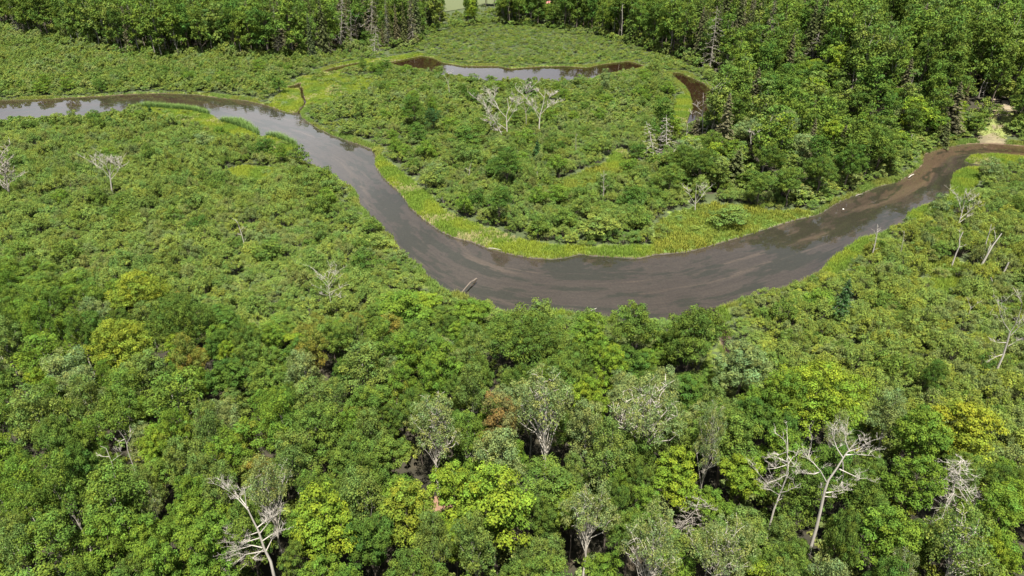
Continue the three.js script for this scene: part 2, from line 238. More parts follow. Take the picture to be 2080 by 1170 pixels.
function tube(pts, r0, r1, sides = 5, out) { // tapered limb along points
  const n = pts.length, V = pts.map((p) => new THREE.Vector3(...p)), pos = out?.p ?? [], idx = out?.i ?? [], base = pos.length / 3, T = new THREE.Vector3(), A = new THREE.Vector3(), B = new THREE.Vector3();
  for (let k = 0; k < n; k++) {
    T.copy(V[Math.min(n - 1, k + 1)]).sub(V[Math.max(0, k - 1)]).normalize(); A.set(Math.abs(T.y) > .9 ? 1 : 0, Math.abs(T.y) > .9 ? 0 : 1, 0).cross(T).normalize(); B.crossVectors(T, A);
    const r = lerp(r0, r1, Math.pow(k / (n - 1), .85));
    for (let s = 0; s < sides; s++) { const a = s / sides * 6.2832, c = Math.cos(a) * r, e = Math.sin(a) * r; pos.push(V[k].x + A.x * c + B.x * e, V[k].y + A.y * c + B.y * e, V[k].z + A.z * c + B.z * e); if (k) { const o = base + k * sides, t = (s + 1) % sides; idx.push(o + s, o - sides + t, o - sides + s, o + s, o + t, o - sides + t); } }
  }
  const e = base + (n - 1) * sides; for (let s = 1; s < sides - 1; s++) idx.push(e, e + s, e + s + 1);
  return out;
}
const wood = () => ({ p: [], i: [] });
const woodGeo = (w) => { const g = new THREE.BufferGeometry(); g.setAttribute('position', new THREE.Float32BufferAttribute(w.p, 3)); g.setIndex(w.i); const c = new Float32Array(w.p.length); for (let k = 0; k < c.length; k += 3) { const v = .62 + .62 * noise(w.p[k] * 9 + w.p[k + 2] * 5, w.p[k + 1] * 2.3) , h = hash2(k, 7) * .12; c[k] = v + h; c[k + 1] = v + h * .8; c[k + 2] = v + h * .5; } g.setAttribute('color', new THREE.BufferAttribute(c, 3)); g.computeVertexNormals(); return g; };
const bend = (a, b, r, n = 4, k = .08) => { const l = Math.hypot(b[0] - a[0], b[1] - a[1], b[2] - a[2]), P = []; for (let i = 0; i <= n; i++) { const t = i / n, e = i && i < n ? k * l : 0; P.push([lerp(a[0], b[0], t) + (r() - .5) * e, lerp(a[1], b[1], t) + (r() - .5) * e + Math.sin(t * 3.14) * l * .05, lerp(a[2], b[2], t) + (r() - .5) * e]); } return P; };

// a broadleaf tree of unit size: crown radius R, height H, first leaves at hb
function broadleaf(seed, o) {
  const r = rng(seed), L = new Leaves(seed + 7), w = wood(), { R, H, hb, n, leaf, per, cr } = o, C = [];
  const lean = [(r() - .5) * .6, (r() - .5) * .6], Hh = H;
  const lobes = [[(r() - .5) * .3 * R, H - R * .52, (r() - .5) * .3 * R, R * .5]], nl = o.lobes ?? 6, a0 = r() * 6.283;
  for (let k = 0; k < nl; k++) { const a = a0 + k / nl * 6.283 + (r() - .5) * .7, q = R * (.38 + .22 * r()), t = r(), b = R * (.36 + .2 * r()); lobes.push([Math.cos(a) * q, lerp(hb + b * .5, H - b * 1.05, .1 + .8 * t), Math.sin(a) * q, b]); }
  for (let k = 0; k < 2; k++) lobes.push([(r() - .5) * R * .4, lerp(hb + R * .4, H - R * .7, .3 + .4 * k), (r() - .5) * R * .4, R * .52]);
  const tall = clamp((H - hb) / (2 * R), .8, 1.7), wt = lobes.reduce((q, l) => q + l[3] * l[3], 0);
  for (let tries = 0; C.length < n && tries < n * 60; tries++) {
    let pickL = r() * wt, l = lobes[0]; for (const q of lobes) if ((pickL -= q[3] * q[3]) < 0) { l = q; break; }
    let y = r() * 2 - 1; if (y < -.45) y = -y * .8;
    const a = r() * 6.283, q = Math.sqrt(1 - y * y), s = .62 + .38 * Math.pow(r(), .5), p = [l[0] + Math.cos(a) * q * l[3] * s, l[1] + y * l[3] * s * tall * .85, l[2] + Math.sin(a) * q * l[3] * s], rad = cr * (.45 + .95 * r() * r() + .15);
    if (p[1] > H - rad * .3 || p[1] < hb || C.some((c) => Math.hypot(c[0] - p[0], (c[1] - p[1]) * 1.2, c[2] - p[2]) < (c[3] + rad) * (o.sep ?? .58))) continue;
    C.push([p[0] + lean[0] * (p[1] / H), p[1], p[2] + lean[1] * (p[1] / H), rad]);
  }
  for (const c of C) {
    /* random tone per tuft and per leaf */ const v = .8 + .4 * r(), hue = (r() - .5) * .28; let col = [v * (1 + hue), v, v * (1 - hue)];
    if (o.tip && r() < o.tip.share) col = o.tip.color.map((k) => k * v);
    L.clump(c[0], c[1], c[2], c[3], c[3] * (o.flat ?? .72), Math.round(per * (c[3] / cr) ** 2), leaf, col, o);
  }
  const topY = hb + (H - hb) * .62, fork = [lean[0] * .4, topY, lean[1] * .4], tr = bend([0, -.4, 0], fork, r, 6, .05);
  tube(tr, o.trunk, o.trunk * .45, 7, w);
  const order = C.slice().sort(() => r() - .5).slice(0, o.limbs ?? 14);
  for (const c of order) {
    const t = clamp((c[1] / topY) * .55 + (r() - .5) * .2, .3, .97), k = t * 6, i = Math.min(5, Math.floor(k)), s = [0, 1, 2].map((q) => lerp(tr[i][q], tr[i + 1][q], k - i));
    const f = o.limbReach ?? .9, e = [lerp(s[0], c[0], f), lerp(s[1], c[1], f), lerp(s[2], c[2], f)], B = bend(s, e, r, 4, .12);
    tube(B, o.trunk * (o.twigs ? .42 : .34), o.trunk * .1, 5, w);
    for (let q = 0; q < (o.twigs ?? 0); q++) { const b = B[2 + Math.floor(r() * 3)], l = 0.4 + r() * .7, a = r() * 6.283; tube(bend(b, [b[0] + Math.cos(a) * l, b[1] + l * (.2 + r() * .7), b[2] + Math.sin(a) * l], r, 2, .2), o.trunk * .14, .018, 4, w); }
  }
  return { crown: L.build(), trunk: woodGeo(w), R, H };
}
function spruce(seed, o) { // tapering evergreen with drooping boughs
  const r = rng(seed), L = new Leaves(seed + 3), w = wood(), { R, H, leaf, n } = o, b0 = H * (o.bare ?? .1);
  tube(bend([0, -.4, 0], [(r() - .5) * .4, H, (r() - .5) * .4], r, 6, .01), R * .085, .03, 6, w);
  for (let k = 0; k < n; k++) {
    const u = k / n, y = lerp(b0, H * .985, u), len = R * Math.pow(1 - u, .8) * (.65 + .5 * r()) + .12, a = k * 2.4 + r() * .9, dr = len * (.25 + .35 * r()) * (1 - u * .7);
    tube([[0, y, 0], [Math.cos(a) * len * .5, y - dr * .3, Math.sin(a) * len * .5], [Math.cos(a) * len, y - dr, Math.sin(a) * len]], .05, .015, 4, w);
    if (r() > (o.full ?? 1)) continue;
    const m = Math.max(3, Math.round(len * (o.per ?? 14))), v = .75 + .5 * r();
    for (let q = 0; q < m; q++) { const t = Math.pow((q + r()) / m, .8), s = (1 - t * .55) * len * .3 + .05, x = Math.cos(a) * len * t + (r() - .5) * s * 2, z = Math.sin(a) * len * t + (r() - .5) * s * 2, yy = y - dr * t * t + (r() - .6) * .25, c = v * (.75 + .5 * r()); let nx = (r() - .5) * 1.1 + Math.cos(a) * .4, ny = .9, nz = (r() - .5) * 1.1 + Math.sin(a) * .4; const l = Math.hypot(nx, ny, nz); const le = leaf * (.7 + .6 * r()); L.leaf(x, yy, z, nx / l, ny / l, nz / l, le, le * .5, [c * (1 + (r() - .5) * .2), c, c]); }
  }
  return { crown: L.build(), trunk: woodGeo(w), R, H };
}
function shrub(seed, o) { // many-stemmed thicket bush
  const r = rng(seed), L = new Leaves(seed + 5), w = wood(), { R, H, n, leaf, per } = o;
  for (let k = 0; k < n; k++) {
    const a = r() * 6.283, q = Math.sqrt(r()) * R * .85, u = q / R, y = H * (.42 + .52 * (1 - u * u) * (.35 + .75 * r())), rad = R * (.13 + .19 * r() * r() + .03), v = .82 + .36 * r(), hue = (r() - .5) * .16, x = Math.cos(a) * q, z = Math.sin(a) * q;
    L.clump(x, y, z, rad, rad * (.8 + .7 * r()), Math.round(per * (rad / (R * .22)) ** 1.6), leaf, [v * (1 + hue), v, v * (1 - hue)], { under: .93, wild: o.wild ?? .6, up: .3 });
    tube([[x * .12, -.25, z * .12], [x * .5, y * .55, z * .5], [x, y, z]], .045, .02, 4, w);
  }
  return { crown: L.build(), trunk: woodGeo(w), R, H };
}

// ---------------------------------------------------------------- materials
const leafMat = (r, g, b, t = .24) => new THREE.MeshPhysicalMaterial({ color: new THREE.Color().setRGB(r, g, b), vertexColors: true, roughness: 1, transmission: t, thickness: 0, side: THREE.DoubleSide, specularIntensity: .08 });
const barkMap = (() => { const n = 128, d = new Uint8Array(n * n * 4); for (let j = 0; j < n; j++) for (let i = 0; i < n; i++) { const v = 255 * clamp(.62 + .5 * (fbm(i * .15, j * .04, 3) - .5) + .3 * (hash2(i, j) - .5)), p = (j * n + i) * 4; d[p] = v; d[p + 1] = v; d[p + 2] = v; d[p + 3] = 255; } const t = new THREE.DataTexture(d, n, n); t.colorSpace = THREE.SRGBColorSpace; t.wrapS = t.wrapT = THREE.RepeatWrapping; t.needsUpdate = true; return t; })();
const bark = (r, g, b) => new THREE.MeshStandardMaterial({ color: new THREE.Color().setRGB(r, g, b), roughness: .95 });
const deadBark = (r, g, b) => { const m = bark(r, g, b); m.vertexColors = true; return m; };
const M = {
  lime: leafMat(.146, .214, .022), yellow: leafMat(.157, .205, .025), maple: leafMat(.104, .172, .022), deep: leafMat(.067, .125, .021), oak: leafMat(.078, .125, .021), oak2: leafMat(.097, .152, .026),
  poplar: leafMat(.162, .205, .067), birch: leafMat(.117, .168, .036), silver: leafMat(.147, .201, .067), aspen: leafMat(.104, .166, .026), red: leafMat(.142, .162, .030), rust: leafMat(.132, .125, .040), gold: leafMat(.184, .217, .022),
  cedar: leafMat(.039, .085, .025, .15), spruce: leafMat(.083, .101, .036, .15), pine: leafMat(.086, .135, .026, .15), brownspruce: leafMat(.122, .118, .062, .2),
  alder: leafMat(.146, .198, .041), alder2: leafMat(.117, .176, .037), willow: leafMat(.150, .191, .057), alderYellow: leafMat(.174, .214, .036),
  bark: bark(.12, .095, .075), pale: deadBark(.42, .39, .34), dead: deadBark(.36, .335, .3), grey: deadBark(.27, .245, .215), stem: bark(.09, .075, .06), sedge: leafMat(1, 1, 1, .3),
};

// ---------------------------------------------------------------- kinds
const K = {};
const many = (n, f) => Array.from({ length: n }, (_, i) => f(i));
const base = { R: 3.6, H: 11.5, hb: 4.4, n: 78, leaf: .22, per: 290, cr: .92, trunk: .2, mid: .5, sep: .86 };
K.maple = many(6, (i) => broadleaf(100 + i, { ...base, flat: .58, up: .5, leaf: .23 }));
K.oak = many(5, (i) => broadleaf(200 + i, { ...base, R: 4, H: 11.5, hb: 4.4, n: 95, cr: .82, leaf: .205, per: 250, flat: .75, mid: .42, up: .3 }));
K.birch = many(5, (i) => broadleaf(300 + i, { ...base, R: 2.6, H: 11, hb: 4, n: 62, cr: .74, leaf: .17, per: 270, wild: .8, up: .2, flat: .9, trunk: .12, limbs: 18 }));
K.poplar = many(3, (i) => broadleaf(400 + i, { ...base, R: 4, H: 14.5, hb: 7, n: 105, cr: .7, leaf: .19, per: 110, wild: .8, flat: .85, trunk: .2, limbs: 34, limbReach: .95, twigs: 6, sep: .7 }));
K.redmaple = many(3, (i) => broadleaf(500 + i, { ...base, flat: .65, up: .45, R: 3, n: 62, leaf: .21, tip: { share: .22, color: [1.2, .88, .9] } }));
K.bush = many(3, (i) => broadleaf(600 + i, { ...base, R: 2.2, H: 5, hb: .9, n: 40, cr: .75, leaf: .21, per: 165, trunk: .1, mid: .42 }));
K.bigMaple = many(2, (i) => broadleaf(640 + i, { ...base, R: 6, H: 13, hb: 4, n: 190, cr: .95, leaf: .225, per: 225, flat: .6, up: .5, lobes: 8 }));
K.bigOak = many(2, (i) => broadleaf(660 + i, { ...base, R: 6, H: 12, hb: 4, n: 210, cr: .88, leaf: .2, per: 215, flat: .75, lobes: 8 }));
K.bigPoplar = many(2, (i) => broadleaf(680 + i, { ...base, R: 6, H: 16, hb: 7, n: 150, cr: .72, leaf: .2, per: 95, wild: .8, flat: .85, trunk: .32, limbs: 44, limbReach: .95, twigs: 7, sep: .72, lobes: 7 }));
K.loneCedar = [spruce(871, { R: 1.9, H: 9, leaf: .3, n: 60, per: 42, bare: .45 })];
const fb = { R: 4, H: 16, hb: 3.6, n: 74, leaf: .46, per: 66, cr: 1.1, trunk: .24, mid: .45 };
K.farOak = many(4, (i) => broadleaf(700 + i, { ...fb, flat: .7 }));
K.farAspen = many(3, (i) => broadleaf(750 + i, { ...fb, R: 2.9, H: 18, hb: 3, n: 52, cr: 1.1, leaf: .5, per: 70, wild: .8, trunk: .17 }));
K.spruce = many(3, (i) => spruce(800 + i, { R: 2.7, H: 20, leaf: .4, n: 150, per: 34, bare: .06 }));
K.bareSpruce = many(2, (i) => spruce(830 + i, { R: 2.5, H: 19, leaf: .36, n: 150, per: 24, bare: .08, full: .6 }));
K.cedar = many(2, (i) => spruce(860 + i, { R: 1.9, H: 7.5, leaf: .5, n: 70, per: 20, bare: .06 }));
const sb = { R: 1.7, H: 2.7, n: 22, leaf: .165, per: 92 };
K.alder = many(7, (i) => shrub(900 + i, { ...sb, H: 2.2 + .2 * i, R: 1.5 + .1 * ((i * 3) % 7) }));
K.willow = many(3, (i) => shrub(930 + i, { ...sb, n: 24, leaf: .14, per: 105, wild: .8 }));
K.farAlder = many(4, (i) => shrub(960 + i, { ...sb, n: 16, leaf: .3, per: 36 }));

const taken = {};
const named = (n) => { const k = taken[n] = (taken[n] ?? -1) + 1; return k ? n + '_' + String(k).padStart(3, '0') : n; };
function plant(kind, i, name, leafM, woodM, x, y, z, sx, sy, turn, data) {
  const v = K[kind][i % K[kind].length], g = new THREE.Group(); g.name = named(name);
  const c = new THREE.Mesh(v.crown, M[leafM]), t = new THREE.Mesh(v.trunk, M[woodM]); c.name = 'crown'; t.name = 'trunk';
  if (/shrub|bush/.test(name)) { c.name = 'foliage'; t.name = 'stem'; }
  c.castShadow = c.receiveShadow = t.castShadow = t.receiveShadow = true; g.add(t, c);
  g.position.set(x, y, z); g.scale.set(sx, sy, sx); g.rotation.y = turn; Object.assign(g.userData, data); scene.add(g); return g;
}

// ---------------------------------------------------------------- trees one can point out
const R0 = rng(4242), feat = [];   // feat: places already taken, x, z, radius
// [crown centre px, py, crown width px, kind, leaf, wood, name, category, height m, label]
const near = ' in the near forest';
const FEATURE = [
  [1062, 690, 185, 'oak', 'oak', 'bark', 'oak_tree', 12, 'broad dark green oak with a dense domed crown by the near riverbank'],
  [1405, 690, 120, 'oak', 'oak', 'bark', 'oak_tree', 12, 'dark green oak on the near bank beside the small marsh creek'],
  [1290, 672, 110, 'oak', 'oak2', 'bark', 'oak_tree', 11, 'rounded green oak on the near bank between two darker oaks'],
  [1200, 690, 90, 'maple', 'maple', 'bark', 'maple_tree', 9, 'small green maple between the oaks of the near bank'],
  [1110, 822, 125, 'poplar', 'poplar', 'pale', 'poplar_tree', 17, 'pale poplar with open crown and tall bare grey trunk'],
  [1318, 830, 165, 'poplar', 'poplar', 'pale', 'poplar_tree', 16, 'pale poplar with thick white forked limbs showing through its crown'],
  [1655, 815, 200, 'maple', 'lime', 'bark', 'maple_tree', 13, 'large yellow-green maple beside the alder thicket above the leaning white dead tree'],
  [1505, 760, 120, 'oak', 'silver', 'bark', 'poplar_tree', 11, 'silvery green poplar next to the large yellow-green maple'],
  [1590, 835, 90, 'maple', 'maple', 'bark', 'maple_tree', 12, 'mid green maple between silvery poplar and large yellow-green maple'],
  [1800, 855, 75, 'birch', 'silver', 'pale', 'birch_tree', 10, 'small silvery birch between two maples at the thicket edge'],
  [1955, 880, 130, 'maple', 'gold', 'bark', 'maple_tree', 10, 'maple turning yellow and orange at the thicket edge'],
  [1860, 905, 110, 'maple', 'maple', 'bark', 'maple_tree', 11, 'green maple next to the yellow-orange maple'],
  [1005, 1050, 165, 'maple', 'lime', 'bark', 'maple_tree', 14, 'bright lime-green maple with layered boughs beside a dark gap'],
  [925, 1020, 110, 'maple', 'lime', 'bark', 'maple_tree', 12, 'lime-green maple beside the bare reddish earth patch'],
  [830, 1070, 120, 'maple', 'yellow', 'bark', 'maple_tree', 12, 'yellow-green maple below the bare reddish earth patch'],
  [670, 1085, 135, 'maple', 'lime', 'bark', 'maple_tree', 13, 'lime-green maple beside the large white dead tree with many side branches'],
  [1470, 900, 150, 'oak', 'oak2', 'bark', 'oak_tree', 12, 'large rounded green oak beside the grey snag with drooping branches'],
  [1285, 925, 105, 'oak', 'oak', 'bark', 'oak_tree', 10, 'dark green oak in front of the white-limbed poplar'],
  [1012, 872, 85, 'redmaple', 'rust', 'bark', 'maple_tree', 11, 'rusty brown maple beside the pale poplar with bare trunk'],
  [245, 705, 150, 'maple', 'yellow', 'bark', 'maple_tree', 12, 'yellow-topped maple in front of a dark shaded gap'],
  [275, 600, 125, 'maple', 'yellow', 'bark', 'maple_tree', 11, 'yellow-green maple at the edge of the wide alder thicket'],
  [365, 660, 135, 'oak', 'oak', 'bark', 'oak_tree', 12, 'dark green oak over a dark shaded gap at the thicket edge'],
  [195, 655, 60, 'birch', 'silver', 'pale', 'birch_tree', 9, 'small silvery birch behind the yellow-topped maple'],
  [140, 775, 90, 'birch', 'silver', 'pale', 'birch_tree', 10, 'silvery birch below the yellow-topped maple'],
  [740, 765, 105, 'birch', 'birch', 'pale', 'birch_tree', 11, 'olive green birch with fine leaves beside reddish maples'],
  [880, 860, 110, 'poplar', 'poplar', 'pale', 'poplar_tree', 14, 'pale poplar with white twigs showing beside the rusty maple'],
  [1325, 1110, 120, 'poplar', 'poplar', 'pale', 'poplar_tree', 15, 'pale poplar with white twigs at the foot of the slope beside dark oaks'],
  [1195, 1040, 110, 'poplar', 'poplar', 'pale', 'poplar_tree', 13, 'pale poplar beside the lime-green layered maple'],
  [965, 1135, 85, 'birch', 'birch', 'pale', 'birch_tree', 12, 'olive birch with white forked stem below the layered maple'],
  [880, 1120, 75, 'birch', 'birch', 'pale', 'birch_tree', 11, 'fine-leaved olive birch between two lime-green maples'],
  [1475, 1120, 120, 'poplar', 'poplar', 'pale', 'poplar_tree', 14, 'pale poplar with two white bare stems'],
  [1950, 1115, 160, 'poplar', 'birch', 'pale', 'poplar_tree', 14, 'broad grey-green poplar below the pale dead conifer'],
  [1850, 1000, 110, 'maple', 'maple', 'bark', 'maple_tree', 11, 'green maple beside the pale dead conifer'],
  [1620, 1010, 110, 'oak', 'oak2', 'bark', 'oak_tree', 10, 'green oak between the grey snag and the leaning white dead tree'],
  [1745, 1030, 120, 'oak', 'oak', 'bark', 'oak_tree', 10, 'dark oak beside the foot of the leaning white dead tree'],
  [1500, 985, 90, 'maple', 'lime', 'bark', 'maple_tree', 9, 'lime-green maple in front of the large rounded oak'],
  [1790, 1110, 130, 'maple', 'maple', 'bark', 'maple_tree', 11, 'green maple below the dark oak and leaning dead tree'],
  [2040, 1040, 90, 'maple', 'lime', 'bark', 'maple_tree', 10, 'yellow-green maple beyond the broad grey-green poplar'],
  [600, 960, 90, 'birch', 'birch', 'pale', 'birch_tree', 12, 'olive birch above the large white dead tree'],
  [415, 1085, 110, 'maple', 'maple', 'bark', 'maple_tree', 11, 'green maple beside the large white dead tree'],
  [230, 1040, 130, 'birch', 'aspen', 'pale', 'aspen_tree', 12, 'leafy green aspen above a dark shaded gap'],
  [740, 990, 110, 'oak', 'oak', 'bark', 'oak_tree', 11, 'dark rounded oak beside the bare reddish earth patch'],
  [820, 640, 110, 'maple', 'maple', 'bark', 'maple_tree', 9, 'green maple on the near bank opposite the sedge strip'],
  [845, 700, 100, 'oak', 'oak2', 'bark', 'oak_tree', 10, 'green oak behind the riverside maple'],
  [960, 640, 80, 'maple', 'maple', 'bark', 'maple_tree', 7, 'low green maple beside the sunken log'],
  // on the land inside the bend
  [842, 225, 52, 'birch', 'deep', 'bark', 'cedar_tree', 10, 'tall dark cedar standing in the thicket inside the bend'],
  [880, 245, 40, 'birch', 'cedar', 'bark', 'cedar_tree', 8, 'bluish dark cedar beside the tall dark cedar'],
  [847, 268, 40, 'bush', 'deep', 'bark', 'oak_tree', 6, 'small dark oak in front of the tall dark cedar'],
  [948, 275, 75, 'bush', 'deep', 'bark', 'oak_tree', 6, 'low dark spreading oak in front of the white dead trees'],
  [1031, 338, 62, 'birch', 'deep', 'bark', 'maple_tree', 10, 'upright deep green maple alone in the thicket inside the bend'],
  [1013, 412, 54, 'birch', 'deep', 'bark', 'maple_tree', 8, 'slim deep green maple near the sedge strip'],
  [1075, 180, 45, 'cedar', 'deep', 'bark', 'cedar_tree', 7, 'dark cedar behind the white dead trees'],
  [1091, 308, 26, 'cedar', 'cedar', 'bark', 'cedar_tree', 6, 'narrow dark cedar beside the upright deep green maple'],
  [1482, 436, 76, 'bush', 'alder2', 'bark', 'willow_bush', 4.2, 'rounded yellow-green willow bush alone on the riverside meadow'],
  [1215, 455, 78, 'bush', 'alder', 'bark', 'willow_bush', 5, 'rounded green willow bush at the tip of the land inside the bend'],
  [1290, 440, 66, 'bush', 'oak2', 'bark', 'willow_bush', 5, 'dark green willow bush next to the riverside meadow'],
  [1150, 440, 60, 'bush', 'oak2', 'bark', 'willow_bush', 4.6, 'green willow bush above the straw-coloured sedge'],
  [1718, 598, 40, 'loneCedar', 'cedar', 'pale', 'cedar_tree', 8.5, 'lone cedar with bare pale trunk standing above the alder thicket'],
  [542, 296, 46, 'bush', 'deep', 'bark', 'oak_tree', 5.5, 'dark green oak beside the sedge spit'],
  [572, 312, 30, 'birch', 'maple', 'bark', 'maple_tree', 6, 'slim green maple beside the sedge spit'],
  [305, 225, 14, 'cedar', 'cedar', 'bark', 'cedar_tree', 4, 'tiny dark cedar at the edge of the cattails'],
  [1895, 770, 45, 'birch', 'deep', 'bark', 'maple_tree', 7, 'slim deep green maple rising out of the thicket near the yellow-orange maple'],
  // grove across the river
  [1500, 222, 62, 'oak', 'silver', 'bark', 'willow_tree', 11, 'silvery willow at the end of the dark backwater'],
  [1548, 222, 52, 'maple', 'lime', 'bark', 'maple_tree', 10, 'yellow-green maple behind the silvery willow'],
  [1595, 255, 70, 'oak', 'silver', 'bark', 'willow_tree', 12, 'large silvery willow in the grove across the river'],
  [1520, 270, 60, 'oak', 'silver', 'bark', 'willow_tree', 10, 'silvery willow in front of the yellow-green maple'],
  [1625, 312, 80, 'birch', 'silver', 'bark', 'willow_tree', 11, 'grey-green willow with fine leaves above the far bank'],
  [1495, 345, 55, 'cedar', 'spruce', 'bark', 'spruce_tree', 9, 'grey-green spruce on the slope above the riverside meadow'],
  [1385, 325, 60, 'oak', 'oak', 'bark', 'oak_tree', 9, 'dark oak below the drooping grey snags'],
  [1362, 362, 58, 'oak', 'oak2', 'bark', 'oak_tree', 8, 'green oak between the drooping snags and the dead bush of upright stems'],
  [1425, 335, 62, 'oak', 'oak', 'bark', 'oak_tree', 10, 'dark oak in front of the stubby-armed snag'],
  [1450, 298, 56, 'oak', 'oak2', 'bark', 'oak_tree', 10, 'green oak beside the stubby-armed snag'],
  [1565, 328, 62, 'oak', 'oak', 'bark', 'oak_tree', 11, 'dark oak between the pale bare trunks of the willow grove'],
  [1545, 378, 56, 'oak', 'oak2', 'bark', 'oak_tree', 8, 'green oak at the upper edge of the riverside meadow'],
  [1605, 372, 60, 'oak', 'oak2', 'bark', 'oak_tree', 9, 'rounded oak above the meadow tip'],
  [1668, 352, 66, 'oak', 'oak', 'bark', 'oak_tree', 10, 'dark oak on the far bank above the shady bend'],
  [1728, 330, 66, 'oak', 'deep', 'bark', 'oak_tree', 11, 'deep green oak on the far bank upstream of the shady bend'],
  [1690, 285, 66, 'maple', 'lime', 'bark', 'maple_tree', 12, 'light green maple in the grove above the far bank'],
  [1790, 300, 64, 'oak', 'oak2', 'bark', 'oak_tree', 12, 'green oak beside the bare curved white stem'],
  [1335, 398, 46, 'bush', 'oak2', 'bark', 'willow_bush', 5, 'green bush at the meadow corner beside the dead bush of upright stems'],
  [1935, 225, 60, 'spruce', 'brownspruce', 'grey', 'spruce_tree', 15, 'grey-brown spruce beside the sandy slope with steps'],
  [1915, 285, 34, 'cedar', 'spruce', 'bark', 'spruce_tree', 7, 'low dark spruce at the water below the grey-brown spruce'],
];
const CAT = { oak_tree: 'oak', maple_tree: 'maple', poplar_tree: 'poplar', birch_tree: 'birch', aspen_tree: 'aspen', cedar_tree: 'cedar', willow_bush: 'bush', willow_tree: 'willow', spruce_tree: 'spruce', alder_shrub: 'shrub', willow_shrub: 'shrub', pine_tree: 'pine' };
FEATURE.forEach(([px, py, w, kind0, lm, wm, name, h, label], i) => {
  const big = { maple: 'bigMaple', oak: 'bigOak', poplar: 'bigPoplar' }[kind0], kind = big && w / 2 / F * project(...((q) => [q[0], 7, q[1]])(flat(px, py, 7)))[2] > 3.9 ? big : kind0, v = K[kind][i % K[kind].length], cf = kind0 === 'poplar' ? .7 : kind === 'loneCedar' ? .68 : /spruce|cedar/.test(kind) ? .48 : .58;
  let y = 0, p; for (let k = 0; k < 4; k++) { p = flat(px, py, y + h * cf); y = height(p[0], p[1]); }
  const dep = project(p[0], y + h * cf, p[1])[2], rad = w / 2 / F * dep;
  if (bank(p[0], p[1]) < .3) { const q = flat(px, py, y + h * .3); if (bank(q[0], q[1]) > .3) p = q; }
  plant(kind, i, name, lm, wm, p[0], y - .1, p[1], rad / v.R, h / v.H, R0() * 6.28, { label, category: CAT[name] });
  feat.push([p[0], p[1], rad, kind0]);
});

// ---------------------------------------------------------------- dead trees
const deadSpots = [], sights = [[1395, 1440, 165, 228, flat(1400, 240)[1]], [1985, 2062, 232, 278, flat(2020, 282)[1]], [1108, 1119, 0, 6, -430], [1826, 1840, 33, 42, -270]];   // places seen from the lookout, with how far off they are
